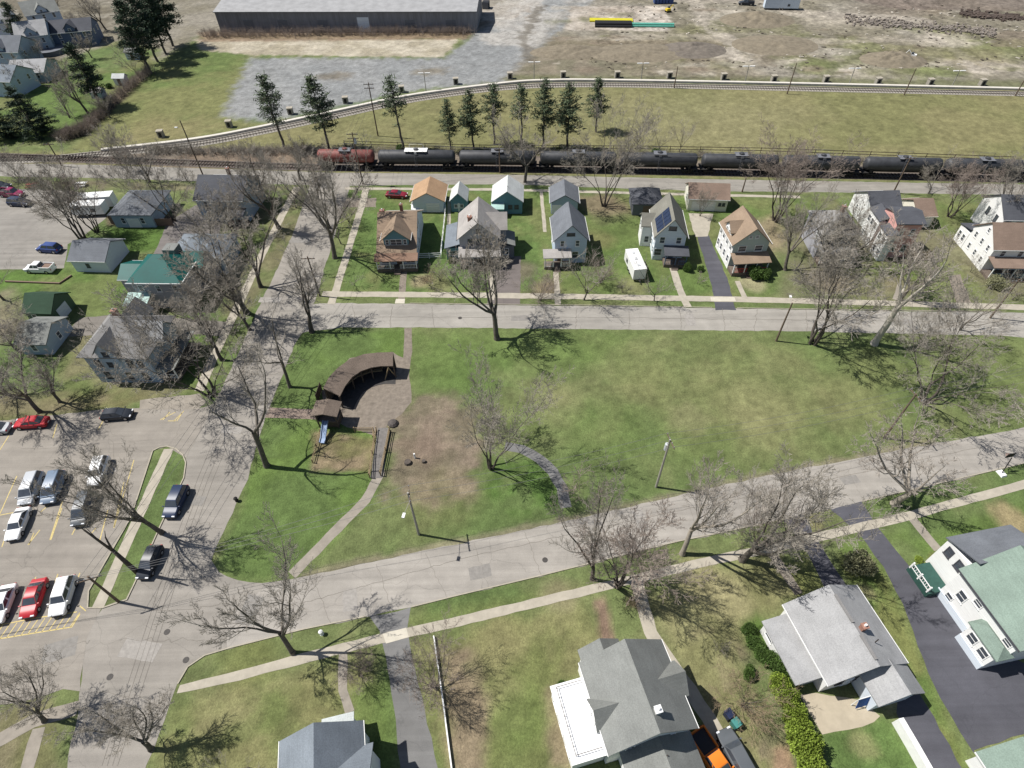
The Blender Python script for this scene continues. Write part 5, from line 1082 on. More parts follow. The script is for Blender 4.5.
# slate-roofed house at the bottom
A_, d, L = frame_w((283,768), (280,743), 5.2); ang = math.radians(12); R_ = G(314, 723, 7.8); c = R_ - Vector((-math.sin(ang), math.cos(ang))) * 4.4
H = empty("slate_roofed_house", (c.x, c.y, 0), ang); tag(H, "slate-gray gabled house cut by the bottom edge beside the lower driveway", "house")
b = Blk(H, 0, 0, 6.8, 8.2, 5.2, 2.6, SW["paleblue"], RF["bluegrey"], 'y', ov=.4, edge=FRAMEW); b.wins('W', (-2, 2), 4).wins('N', (-1.5, 1.5), 4).wins('E', (0,), 4)
Blk(H, 2.0, -.6, 4.6, 5.2, 5.2, 2.5, SW["paleblue"], RF["bluegrey"], 'x', ov=.4)
Blk(H, 1.0, 5.0, 2.6, 1.6, 2.6, .6, SW["paleblue"], RF["pale"], 'y', 'shedN', ov=.25)
# garage at the lower right corner
p = G(990, 748, 2.8); H = empty("garage", (p.x + 3.0, p.y - 2.8, 0), math.radians(12)); tag(H, "garage with a pale green roof in the lower right corner", "garage")
b = Blk(H, 0, 0, 7, 6.2, 2.8, 1.6, SW["white"], RF["green"], 'y', ov=.35, edge=FRAMEW); garage_door(H, 0, 3.1, 0, 'N', 4.6)
# warehouse
a0, a1 = G(221, 32), G(477, 32); u = (a1 - a0); Lw = u.length; ang = math.atan2(u.y, u.x); c = a0 + u / 2 + Vector((-math.sin(ang), math.cos(ang))) * 11
H = empty("warehouse", (c.x, c.y, 0), ang); tag(H, "long low gray warehouse with a pale roof beyond the gravel lot", "warehouse")
b = Blk(H, 0, 0, Lw, 22, 6.2, 1.6, mat("dark_metal_siding", A(138,140,146), .8, .2, .8, stretch=(2, 2, .2)), roof_mat("weathered_metal_roof", A(176,176,176)), 'x', ov=.5, edge=SW["darkgrey"]); garage_door(H, 6, -11, 0, 'S', 4, 4.5, SW["paleblue"]); door(H, -20, -11, 0, 'S', SW["darkgrey"])
for q in (-34, -22, -8, 22, 36): garage_door(H, q, -11, 0, 'S', 3.4, 3.6, SW["darkgrey"])

# ------------------------------------------------------------------ vehicles
TYRE = mat("tyre_rubber", (.02, .02, .02), .9, .1, 5); RIM = mat("wheel_rim", (.45, .45, .46), .35, .1, 5, metal=.8); LAMPW = mat("headlight_lens", (.75, .77, .8), .15, .05, 5); LAMPR = mat("tail_light_lens", (.35, .02, .02), .3, .1, 5)
PLAST = mat("black_plastic", (.025, .025, .028), .6, .1, 5)
PAINT = {k: mat("car_paint_" + k, v, .42, .05, 1.0, spec=.4) for k, v in {"white": (.78,.78,.77), "silver": (.46,.48,.50), "bluegrey": (.16,.21,.28), "dark": (.025,.03,.04), "darkblue": (.02,.035,.08), "blue": (.03,.06,.20), "red": (.42,.02,.03), "magenta": (.24,.02,.08),
       "charcoal": (.10,.11,.12), "orange": (.72,.20,.02), "darkgreen": (.03,.06,.05), "maroon": (.20,.015,.03), "brown": (.16,.11,.08)}.items()}
def car(style, pos, rz, paint, label, group=None, bed=None, cat="car"):
    D = {"sedan": (4.7, .91, .62, .95, 1.45, (-1.85, -1.05, .35, 1.15), .96), "hatch": (4.3, .88, .65, .98, 1.52, (-2.0, -1.55, .4, 1.2), .94), "suv": (4.75, .95, .75, 1.08, 1.75, (-2.25, -1.85, .55, 1.2), 1.04),
         "van": (5.0, .98, .75, 1.08, 1.80, (-2.38, -2.05, .85, 1.75), 1.0), "pickup": (5.6, .97, .8, 1.12, 1.85, (-.55, -.4, .85, 1.5), 1.06)}[style]
    L, w, zm, zb, zt, (r0, r1, f1, f0), hood = D; L2 = L / 2; o = empty("parked_car" if style != "pickup" else "pickup_truck", (pos[0], pos[1], .02), rz); tag(o, label, cat, group)
    st = [(-L2, .80, .40, zb - .22), (-L2 + .12, .96, .30, zb - .06), (-L2 + .6, 1, .26, zb), (r0, 1, .24, zb), (f0, 1, .24, zb - .01), (L2 - .75, .99, .25, hood - .08), (L2 - .18, .93, .28, hood - .2), (L2, .76, .40, hood - .34)]
    b = MB(); vs = []; n = len(st)
    for y, k, z0, zz in st:
        ww = w * k; vs += [(-ww * .93, y, z0), (-ww, y, z0 + (zz - z0) * .45), (-ww * .97, y, zz - .12 * (zz - z0)), (-ww * .86, y, zz), (ww * .86, y, zz), (ww * .97, y, zz - .12 * (zz - z0)), (ww, y, z0 + (zz - z0) * .45), (ww * .93, y, z0)]
    fs = [tuple(range(8)), tuple(range((n - 1) * 8 + 7, (n - 1) * 8 - 1, -1))]
    for i in range(n - 1):
        for k in range(8): fs.append((i * 8 + k, (i + 1) * 8 + k, (i + 1) * 8 + (k + 1) % 8, i * 8 + (k + 1) % 8))
    b.add(vs, fs)
    wb, wt = w * .87, w * .70; z0 = zb - .06
    B8 = [(-wb, r0, z0), (wb, r0, z0), (wb, f0, z0), (-wb, f0, z0), (-wt, r1, zt - .06), (wt, r1, zt - .06), (wt, f1, zt - .06), (-wt, f1, zt - .06), (-wt * .9, r1 + .12, zt), (wt * .9, r1 + .12, zt), (wt * .9, f1 - .12, zt), (-wt * .9, f1 - .12, zt)]
    b.add(B8, [(0, 1, 5, 4), (1, 2, 6, 5), (2, 3, 7, 6), (3, 0, 4, 7), (4, 5, 9, 8), (5, 6, 10, 9), (6, 7, 11, 10), (7, 4, 8, 11), (8, 9, 10, 11)])
    if style == "pickup":
        for s in (-1, 1): b.box(s * (w - .09), (-L2 + .1 + r0) / 2, zb + .12, .12, r0 + L2 - .15, .34)
        b.box(0, -L2 + .12, zb + .12, 2 * w - .2, .1, .34)
    for s in (-1, 1): b.box(s * (w + .08), f0 - .15, zb + .02, .2, .12, .14)
    bo_ = b.build("body", PAINT[paint], o, True); bo_.data.set_sharp_from_angle(angle=math.radians(32))
    def pane(q, name, inset=.1, push=.012):
        P = [Vector(p) for p in q]; c = sum(P, Vector()) / 4; nrm = (P[1] - P[0]).cross(P[3] - P[0]).normalized(); P = [p.lerp(c, inset) for p in P]
        m = MB(); m.add([p + nrm * push for p in P] + [p - nrm * .01 for p in P], [(0, 1, 2, 3), (7, 6, 5, 4), (0, 4, 5, 1), (1, 5, 6, 2), (2, 6, 7, 3), (3, 7, 4, 0)]); m.build(name, GLASS, o)
    V = [Vector(p) for p in B8]; up = .14
    lo = lambda a, c: V[a].lerp(V[c], up)
    pane([lo(2, 6), lo(3, 7), V[7], V[6]], "windshield", .07); pane([lo(0, 4), lo(1, 5), V[5], V[4]], "rear_window", .09)
    for a, c, d, e, f_ in ((1, 2, 6, 5, 1), (3, 0, 4, 7, -1)):
        A0, A1, T1, T0 = lo(a, e if a == 1 else 7), lo(c, d), V[d], V[e]
        k = .55 if f_ == 1 else .45
        pane([A0, A0.lerp(A1, k - .03), T0.lerp(T1, k - .03), T0], "side_window", .08); pane([A0.lerp(A1, k + .03), A1, T1, T0.lerp(T1, k + .03)], "side_window", .08)
    if style == "pickup":
        m = MB(); m.box(0, (-L2 + .2 + r0) / 2 - .02, zb + .01, 2 * w - .34, r0 + L2 - .35, .03); m.build("bed_floor", bed or PLAST, o)
    wr = .34 if style in ("sedan", "hatch") else .38
    for sx in (-1, 1):
        for yy in (-L2 * .60, L2 * .62):
            m = MB(); m.tube((sx * (w - .2), yy, wr), (sx * (w + .015), yy, wr), wr, wr, 14); t_ = m.build("wheel", TYRE, o); m = MB(); m.tube((sx * (w + .01), yy, wr), (sx * (w + .03), yy, wr), wr * .62, wr * .55, 10); m.build("rim", RIM, t_)
        m = MB(); m.box(sx * w * .66, L2 - .07, hood - .30, .36, .16, .14); m.build("headlight", LAMPW, o); m = MB(); m.box(sx * w * .76, -L2 + .06, zb - .22, .22, .12, .2); m.build("tail_light", LAMPR, o)
    m = MB(); m.box(0, L2 - .02, .48, 1.1, .12, .2); m.build("grille", PLAST, o); m = MB(); m.box(0, -L2 + .02, .52, .45, .06, .14); m.build("number_plate", FRAMEW, o)
    return o
def head(a, b):                                  # heading (rotation) of a vehicle whose nose points from b towards a on the ground
    d = G(*a) - G(*b); return math.atan2(d.y, d.x) - math.pi / 2
LOTH = head((0, 514), (17, 476)); STH = head((136, 580), (184, 477))
LOTG = "cars parked in the large lot"
for st, px, rz, pt, lb in [("van",(34,491),LOTH,"silver","silver van in the large lot beside the blue-gray one"),("van",(56,490),LOTH,"bluegrey","blue-gray minivan parked beside the silver van"),
      ("suv",(101,474),LOTH,"white","white van under the tree leaning from the parking island"),("van",(86,511),LOTH,"charcoal","dark silver van parked below the white van"),
      ("sedan",(21,526),LOTH,"white","white sedan with a dark sunroof in the middle of the large lot"),("sedan",(6,606),LOTH,"white","white car cut by the left edge beside the yellow hatching"),
      ("sedan",(37,600),LOTH,"red","red car parked between two white ones above the yellow hatching"),("suv",(66,598),LOTH,"white","white SUV at the right end of the row above the yellow hatching"),
      ("suv",(178,504),STH,"darkblue","dark SUV at the kerb beside the upper half of the parking island"),("hatch",(152,564),STH,"dark","dark hatchback at the kerb beside the lower half of the parking island"),
      ("sedan",(34,425),head((0,427),(60,423)),"red","red sedan parked below the big spreading tree"),("hatch",(119,417),head((150,413),(90,418)),"dark","black hatchback below the pale gray hip-roofed house"),
      ("sedan",(-4,431),head((-30,432),(10,430)),"silver","silver car cut by the left edge near the red sedan")]:
    p = G(*px); car(st, p, rz, paint=pt, label=lb, group=LOTG if "kerb" not in lb else "cars along the parking island kerb")
UH = head((40, 249), (70, 251))
for st, px, rz, pt, lb in [("pickup",(13,196),head((40,197),(-10,194)),"magenta","magenta pickup in the upper lot"),("sedan",(2,188),head((40,190),(-10,187)),"dark","black car partly hidden behind the magenta pickup"),
      ("suv",(21,205),head((40,206),(0,204)),"darkblue","dark blue car in front of the magenta pickup"),("suv",(51,251),UH,"blue","blue SUV beside the small gray-roofed garage"),("pickup",(42,271),head((20,271),(60,272)),"white","white pickup with a brown loaded bed in the upper lot")]:
    p = G(*px); car(st, p, rz, pt, lb, "vehicles in the upper lot", bed=SW["brown"] if "brown" in lb else None, cat="car" if st != "pickup" else "pickup")
p = G(397, 197); car("sedan", p, head((420,198),(380,196)), "maroon", "maroon car on the pad beside the tan-roofed garage")
p = G(417, 206); car("pickup", p, head((416,212),(418,200)), "white", "white truck in the doorway of the tan-roofed garage", cat="pickup")
p = G(735, 757); car("suv", p, head((722,733),(745,775)), "charcoal", "dark gray SUV on the drive beside the big gray house")
p = G(712, 761); car("pickup", p, head((724,778),(700,742)), "orange", "orange pickup half in the shade of the big gray house", cat="pickup")
p = G(746, 5); car("pickup", p, 1.3, "dark", "dark pickup on the far dirt lot", cat="pickup")
def box_trailer(p, rz, L, W, H, label, cat, m, name, rows=3):
    o = empty(name, (p[0], p[1], 0), rz); tag(o, label, cat); b = MB(); b.box(0, 0, .55 + H / 2, W, L, H); b.build("body", m, o)
    r = MB(); r.box(0, 0, .55 + H + .04, W + .06, L + .06, .08); rf = r.build("roof", mat("trailer_roof", (.78,.78,.76), .6, .1, 2), o)
    v = MB()
    for i in range(rows): v.box(0, -L * .3 + i * L * .3, .55 + H + .14, .5, .6, .12)
    v.build("roof_hatch", mat("hatch_grey", (.5,.51,.52), .5, .1, 2), rf)
    for s in (-1, 1):
        for yy in (-.5, .5):
            t_ = MB(); t_.tube((s * (W / 2 - .25), yy, .36), (s * (W / 2 + .01), yy, .36), .36, .36, 12); w_ = t_.build("wheel", TYRE, o); q = MB(); q.tube((s * (W / 2), yy, .36), (s * (W / 2 + .02), yy, .36), .2, .2, 8); q.build("rim", RIM, w_)
        window(o, s * (W / 2 + .002), L * .2, 1.6, 'E' if s > 0 else 'W', .8, .6, True, False)
    t_ = MB(); t_.box(0, -L / 2 - .5, .5, .12, 1.1, .12); t_.tube((0, -L / 2 - .9, 0), (0, -L / 2 - .9, .5), .05, .05, 6); t_.build("tow_bar", PLAST, o); return o
box_trailer(G(634, 271), head((628, 260), (637, 281)), 6.4, 2.3, 2.1, "white box trailer on the lawn between the light blue and solar panel houses", "trailer", mat("trailer_white", (.76,.76,.74), .45, .06, 2), "box_trailer")
box_trailer(G(101, 207), math.radians(-84), 7.0, 2.4, 2.3, "white camper trailer nearest the back street beside the hip-roofed garage", "camper", mat("trailer_white", (.76,.76,.74)), "camper_trailer", 2)
box_trailer(G(93, 214), math.radians(-88), 6.6, 2.4, 2.0, "white camper trailer nearest the upper lot, in front of the other camper", "camper", mat("trailer_white", (.76,.76,.74)), "camper_trailer", 2)
box_trailer(G(780, 9), math.radians(-97), 12, 2.6, 2.8, "long pale blue semi trailer parked on the far dirt", "trailer", mat("trailer_pale_blue", (.60,.68,.76), .5, .06, 2), "semi_trailer", 3)
# ------------------------------------------------------------------ train
TANKB = mat("black_tank_paint", (.04, .042, .047), .6, .35, .7, spec=.5); TANKR = mat("rusty_red_tank_paint", A(138,82,76), .6, .25, .8); STEELD = mat("dark_steel", (.03, .028, .027), .8, .3, 3); GRATE = mat("walkway_grating", (.15, .155, .17), .8, .2, 4)
def tank_car(p, rz, L, paint, label, bright=False, hopper=False):
    o = empty("tank_car", (p[0], p[1], .30), rz); tag(o, label, "tank car", "tank cars of the train"); R, zc, h = 1.40, 2.65, L / 2 - .9
    t = MB(); prof = [(.05, -h - .45), (R * .55, -h - .36), (R * .88, -h - .12), (R, -h + .25), (R * 1.012, -.05), (R * 1.012, .05), (R, h - .25), (R * .88, h + .12), (R * .55, h + .36), (.05, h + .45)]
    vs = []; fs = []; k = 20
    for r, x in prof:
        for i in range(k): a = 2 * math.pi * i / k; vs.append((x, r * math.cos(a), zc + r * math.sin(a)))
    for j in range(len(prof) - 1):
        for i in range(k): fs.append((j * k + i, j * k + (i + 1) % k, (j + 1) * k + (i + 1) % k, (j + 1) * k + i))
    t.add(vs, fs); t.build("tank", paint, o, True)
    b = MB(); b.tube((0, 0, zc + R - .12), (0, 0, zc + R + .42), .55, .55, 14); b.tube((0, 0, zc + R + .42), (0, 0, zc + R + .5), .42, .3, 12); b.build("dome", paint, o)
    g = MB(); g.box(0, 0, zc + R + .12, 2.8 if not bright else 5.2, 1.9, .07)
    for sx in (-1, 1):
        for sy in (-1, 1): g.tube((sx * 1.6, sy * .92, zc + R + .12), (sx * 1.6, sy * .92, zc + R + 1.0), .03, .03, 5)
    for sy in (-1, 1): g.tube((-1.6, sy * .92, zc + R + 1.0), (1.6, sy * .92, zc + R + 1.0), .03, .03, 5); g.box(0, sy * 1.1, zc + R - .18, .5, .06, .5)
    g.build("walkway", GRATE if not bright else FRAMEW, o)
    for sy in (-1, 1):
        l_ = MB()
        for s in (-.22, .22): l_.tube((s, sy * 1.6, .8), (s, sy * 1.3, zc + R + .1), .03, .03, 5)
        for i in range(9): l_.tube((-.22, sy * (1.58 - .03 * i), 1.0 + i * .36), (.22, sy * (1.58 - .03 * i), 1.0 + i * .36), .025, .025, 5)
        l_.build("ladder", GRATE, o)
    f = MB(); f.box(0, 0, 1.0, L - .9, .5, .35)
    for sx in (-1, 1): f.box(sx * (L / 2 - 1.0), 0, 1.05, 1.5, 2.9, .16); f.box(sx * (L / 2 - 2.1), 0, 1.4, .5, 2.4, .7)
    f.build("underframe", STEELD, o)
    for sx in (-1, 1):
        c = MB(); c.box(sx * (L / 2 - .2), 0, .9, .6, .3, .3); c.build("coupler", STEELD, o)
        q = MB()
        for sy in (-1, 1): q.box(sx * (L / 2 - 2.4), sy * 1.0, .55, 2.2, .22, .3)
        q.box(sx * (L / 2 - 2.4), 0, .62, .5, 2.1, .3); bo = q.build("bogie", STEELD, o)
        for dx in (-.85, .85):
            w_ = MB()
            for sy in (-1, 1): w_.tube((sx * (L / 2 - 2.4) + dx, sy * .68, .46), (sx * (L / 2 - 2.4) + dx, sy * .82, .46), .46, .46, 14)
            w_.tube((sx * (L / 2 - 2.4) + dx, -.7, .46), (sx * (L / 2 - 2.4) + dx, .7, .46), .09, .09, 6); w_.build("wheelset", STEELD, bo)
    return o
TRY = lambda x: 168.0 + (x - 320) * (176.6 - 168.0) / 580 if x < 900 else 176.6 + (x - 900) * .0195
cuts = [378.5 + 79.7 * i for i in range(9)]
tl = ["first black tank car, coupled behind the red one","second black tank car, below the two smallest pines","third black tank car, below the bushy pines of the row","fourth black tank car, behind the many-stemmed gray tree","fifth black tank car, behind the solar panel house","sixth black tank car, behind the cream two-car garage","seventh black tank car, behind the dark-roofed low house","eighth black tank car, behind the small brown-roofed garage","last black tank car at the right edge"]
def on_track(x):
    a = G(x, TRY(x)); best = min(TP, key=lambda q: abs(q[0] - a.x)); i = TP.index(best); j = i + 1 if best[0] < a.x else i - 1
    q0, q1 = TP[i], TP[j]; t = (a.x - q0[0]) / (q1[0] - q0[0]); return Vector((a.x, q0[1] + (q1[1] - q0[1]) * t))
for i, c in enumerate(cuts):
    a, b = on_track(c), on_track(c + 79.7); d = b - a; tank_car((a + b) / 2, math.atan2(d.y, d.x), d.length, TANKB, tl[i], bright=(i == 0))
a, b = on_track(319), on_track(378.5); d = b - a; tank_car((a + b) / 2, math.atan2(d.y, d.x), d.length, TANKR, "rusty red tank car at the left end of the train")

# ------------------------------------------------------------------ poles, lamps, wires
POLE = mat("weathered_pole", A(122,106,92), .95, .25, 1.5); POLEL = mat("silver_pole", A(176,172,162), .6, .1, 2); INS = mat("insulator", (.35,.36,.38), .3, .1, 5)
POLETOPS = {}
def utility_pole(base, top, label, arm=1, ang=0.0, trans=False, pale=False, lamp=None, key=None, hh=None):
    p = G(*base); h = hh or height(base, top); o = empty("utility_pole", (p.x, p.y, 0), ang); tag(o, label, "utility pole", "utility poles")
    m = MB(); m.tube((0, 0, -.2), (0, 0, h), .17, .11, 9); m.build("pole", POLEL if pale else POLE, o)
    for i in range(arm):
        z = h - .35 - .9 * i; a = MB(); a.box(0, -.14, z, 2.4, .1, .13); ar = a.build("crossarm", POLE, o)
        s = MB()
        for x in (-1.05, -.4, .4, 1.05): s.tube((x, -.14, z + .06), (x, -.14, z + .26), .05, .04, 6)
        s.build("insulator", INS, ar)
    if trans:
        t = MB(); t.tube((.32, 0, h - 2.4), (.32, 0, h - 1.3), .26, .26, 12); t.tube((.32, 0, h - 1.3), (.32, 0, h - 1.1), .06, .05, 6); t.build("transformer", mat("transformer_grey", (.5,.52,.54), .5, .1, 3), o)
    if lamp:
        q = MB(); dx, dy, zl = lamp; q.tube((0, 0, zl - .5), (dx * .9, dy * .9, zl), .035, .03, 6); la = q.build("lamp_arm", POLEL, o); q = MB(); q.box(dx, dy, zl, .32, .62, .16, math.atan2(dy, dx) - math.pi / 2); q.build("lamp_head", FRAMEW, la)
    if key: POLETOPS[key] = (Vector((p.x, p.y, h)), ang)
utility_pole((884,438),(915,393),"dark bare pole leaning beside the biggest tree at the right of the park",1,math.radians(100),key="A")
utility_pole((656,487),(668,439),"pale pole with a crossarm and transformer on the park's south edge",1,math.radians(100),True,True,key="B")
utility_pole((418.8,534.4),(412,492),"silver lamp pole on the lawn below the mulched ground",1,math.radians(100),lamp=(-2.1,.78,8.4),pale=True,key="C",hh=9.6)
utility_pole((776,341),(795,304),"street lamp pole at the north edge of the park",0,lamp=(.4,1.8,7.8),key="D")
utility_pole((378,136),(371,82),"utility pole between the pale thin pine and the tank cars",2,key="E")
utility_pole((363,184),(353,132),"utility pole at the corner of the back street",2,trans=True,key="F")
utility_pole((203,175),(188,117),"utility pole with a lamp behind the dark gray house",0,lamp=(-1.6,.2,11),key="Gp")
utility_pole((62,166),(46,144),"dark pole by the railway at the upper left",1,key="H")
utility_pole((787,94),(797,63),"pole by the far track right of the haul road",0); utility_pole((904,95),(916,68),"pole by the far track under the dirt mound",0); utility_pole((674,88),(676,66),"thin dark pole by the far track behind the olive field",0); utility_pole((1015,96),(1030,70),"pole by the far track at the right edge",0)
utility_pole((893,193),(912,157),"pole standing at the back street behind the dark-roofed low house",1,key="I")
utility_pole((119,602),(89,575),"pole at the lower tip of the parking island",1,math.radians(20),key="J")
utility_pole((320,296),(306,257),"pole on the corner of the cross street and north street",1,key="K")
utility_pole((500,173),(497,148),"pole on the back street in front of the second black tank car",1,key="L")
utility_pole((990,318),(1012,274),"pole at the right end of the north street",1,key="M")
utility_pole((742,192),(747,178),"short pole behind the cream two-car garage",0)
WIRE = mat("overhead_wire", (.10, .10, .10), .6, .1, 5)
def wire(k0, k1, label, offs=(-1.05, 0, 1.05), sag=.9, far=None):
    a, aa = POLETOPS[k0]; b, ba = POLETOPS[k1] if far is None else (Vector(far), 0)
    m = MB()
    for o_ in offs:
        A0 = a + Vector((math.cos(aa) * o_, math.sin(aa) * o_, -.1)); B0 = b + Vector((math.cos(ba) * o_, math.sin(ba) * o_, -.1)); last = A0
        for i in range(1, 13):
            t = i / 12; q = A0.lerp(B0, t) - Vector((0, 0, sag * 4 * t * (1 - t))); m.tube(last, q, .02, .02, 3, False); last = q
    tag(m.build("overhead_wires", WIRE), label, "wires", "overhead wires")
wire("C", "B", "wires spanning from the silver lamp pole to the pale pole"); wire("B", "A", "wires spanning from the pale pole to the dark leaning pole")
e = G(1100, 380); wire("A", "A", "wires running from the dark leaning pole out of the right side", far=(e.x, e.y, 9)); wire("J", "C", "wires crossing the street from the parking island pole to the silver lamp pole")
e = G(-120, 640); wire("J", "J", "wires running over the lot from the parking island pole to the left", far=(e.x, e.y, 9)); wire("E", "F", "wires between the two poles by the red tank car"); wire("K", "F", "wires along the cross street from the corner pole to the back street"); wire("J", "K", "wires along the cross street from the parking island to the corner pole"); wire("D", "M", "wires along the north street toward the right edge", (0,)); wire("L", "I", "wires along the back street toward the right", (-1, 1))
wire("F", "L", "wires along the back street above the tank cars")
for q, (b, t) in enumerate([((534,79.5),(534,62)),((641,79.5),(642,63)),((745,81.5),(748,66)),((849,84),(854,68)),((952,86),(958,70)),((426,91),(425,73)),((1052,90),(1060,74))]):
    p = G(*b); h = height(b, t); o = empty("street_lamp", (p.x, p.y, 0), 0); tag(o, ["twin-headed lamp behind the pines, left of the haul road","twin-headed lamp below the teal pipe stack","twin-headed lamp by the gray dirt heap","twin-headed lamp below the debris row's left end","twin-headed lamp right of the dirt mound","twin-headed lamp at the corner of the gravel lot","twin-headed lamp just outside the right edge"][q], "street lamp", "twin-headed lamps along the far track")
    m = MB(); m.tube((0, 0, 0), (0, 0, h), .13, .09, 7); m.build("pole", POLEL, o)
    for s in (-1, 1): m = MB(); m.box(s * .95, 0, h, 1.5, .35, .16); m.build("lamp_head", FRAMEW, o)
p = G(203, 150)
CAB = mat("cabinet_grey", A(172,166,154), .8, .15, 1.5)
for q, (px, py) in enumerate([(162,137),(230,127),(291,114),(346,103),(402,92),(456,84),(510,78.5),(563,77.5),(617,77.5),(669,78),(723,79.5),(773,81.5),(825,82),(877,84),(929,85),(981,85.5)]):
    p = G(px, py); o = empty("relief_well_box", (p.x, p.y, 0), .1); tag(o, "gray concrete box behind the wall, " + ["near the lone pole shadow at the far left","second from the left","beside the leftmost pine","between the two left pines","behind the pale thin pine","at the gravel lot's lower corner","behind the third pine of the row","behind the full pines of the row","right of the bushiest pine","by the thin dark pole","by the gray dirt heap","left of the haul road pole","right of the haul road pole","left of the dirt mound","right of the dirt mound","nearest the right edge"][q], "concrete box", "concrete boxes along the long wall")
    m = MB(); m.box(0, 0, .8, 1.4, 1.2, 1.6); m.build("body", CAB, o); m = MB(); m.box(0, 0, 1.67, 1.6, 1.4, .14); m.build("lid", CONC, o); m = MB(); m.box(0, -.62, .8, .7, .05, 1.1); m.build("door", STEELD, o)

# ------------------------------------------------------------------ playground
ROOFW = roof_mat("brown_wood_shingles", A(124,111,100), .3); DARKW = mat("dark_stained_wood", (.09, .07, .055), .9, .2, 3)
arc = [(323,388),(329,377),(338,367.5),(350,359),(364,354),(378,352.5),(393,352)]; inn = [(340,396),(345,386),(352,377),(361,371),(371,367.5),(381,366),(393,366)]
zo, zi = 3.4, 2.7
O = [G(x, y, zo) for x, y in arc]; I = [G(x, y, zi) for x, y in inn]
pc = sum(O, Vector((0, 0))) / len(O); pv = empty("curved_pavilion", (pc.x, pc.y, 0)); tag(pv, "curved open pavilion with a brown shingle roof beside the playground", "pavilion")
O = [p - pc for p in O]; I = [p - pc for p in I]; m = MB(); n = len(O)
vs = [(p.x, p.y, zo) for p in O] + [(p.x, p.y, zi) for p in I] + [(p.x, p.y, zo - .18) for p in O] + [(p.x, p.y, zi - .18) for p in I]
fs = [(0, n, 3 * n, 2 * n), (n - 1, 3 * n - 1, 4 * n - 1, 2 * n - 1)]
for i in range(n - 1): fs += [(i, i + 1, n + i + 1, n + i), (2 * n + i, 3 * n + i, 3 * n + i + 1, 2 * n + i + 1), (i, 2 * n + i, 2 * n + i + 1, i + 1), (n + i, n + i + 1, 3 * n + i + 1, 3 * n + i)]
m.add(vs, fs); m.build("roof", ROOFW, pv)
m = MB(); pts = [tuple(p * .96 + q * .04) for p, q in zip(O, I)]; wallstrip(m, pts, .2, 0, zo - .2); m.build("back_wall", DARKW, pv)
for i in (0, 2, 3, 4, 6):
    m = MB(); m.box(*(I[i] * .93 + O[i] * .07), zi / 2 - .1, .18, .18, zi - .1); m.build("post", DARKW, pv)
fl = MB(); F0 = [p * .97 + q * .03 for p, q in zip(O, I)]; F1 = [q + (q - p) * .55 for p, q in zip(O, I)]; fl.add([(p.x, p.y, .03) for p in F0] + [(p.x, p.y, .03) for p in F1], [(i, i + 1, n + i + 1, n + i) for i in range(n - 1)]); fl.build("shade_sheet", mat("painted_dark_shade", (.055,.052,.05), .9, .25, 2), pv)  # dark sheet added to deepen the shade under the pavilion roof
m = MB(); pts = [tuple(p * .68 + q * .32) for p, q in zip(O, I)]; wallstrip(m, pts[1:-1], .5, .38, .46); wallstrip(m, pts[1:-1], .1, 0, .38); m.build("bench", WOOD, pv)
# slide tower
tp = G(331, 424); tw = empty("slide_tower", (tp.x, tp.y, 0), math.radians(-4)); tag(tw, "roofed wooden play tower in the fenced sand area", "play tower")
m = MB(); m.box(0, .3, 1.5, 3.0, 2.2, .14); m.build("deck", DECKM, tw); m = MB(); m.ext([(-1.9, 3.0), (0, 3.5), (1.9, 3.0), (1.9, 3.12), (0, 3.64), (-1.9, 3.12)], 'y', -1.2, 1.7); m.build("roof", ROOFW, tw)
for x in (-1.4, 1.4):
    for y in (-.7, 1.3): m = MB(); m.box(x, y, 1.55, .16, .16, 3.1); m.build("post", DARKW, tw)
m = MB(); m.box(0, 1.36, 1.9, 2.8, .08, .8); m.box(-1.46, .3, 1.9, .08, 2.0, .8); m.build("railing", DARKW, tw)
m = MB(); m.box(.2, .3, .75, 2.4, 1.8, 1.3); m.build("lower_wall", DARKW, tw)
sl_ = MB(); prof = [(-.7, 1.6), (-1.2, 1.5), (-3.0, .45), (-3.7, .34), (-3.7, .24), (-3.0, .34), (-1.2, 1.38), (-.7, 1.48)]
sl_.add([(-.55, y, z) for y, z in prof] + [(.1, y, z) for y, z in prof], [tuple(range(8)), tuple(range(15, 7, -1))] + [(i, 8 + i, 8 + (i + 1) % 8, (i + 1) % 8) for i in range(8)])
for x in (-.6, .15): sl_.add([(x - .04, y, z) for y, z in ((-.7, 1.75), (-1.2, 1.68), (-3.0, .62), (-3.7, .5), (-3.7, .26), (-.7, 1.5))] + [(x + .04, y, z) for y, z in ((-.7, 1.75), (-1.2, 1.68), (-3.0, .62), (-3.7, .5), (-3.7, .26), (-.7, 1.5))], [tuple(range(6)), tuple(range(11, 5, -1))] + [(i, 6 + i, 6 + (i + 1) % 6, (i + 1) % 6) for i in range(6)])
sl_.build("slide", mat("blue_slide", (.24, .32, .46), .5, .06, 2), tw)
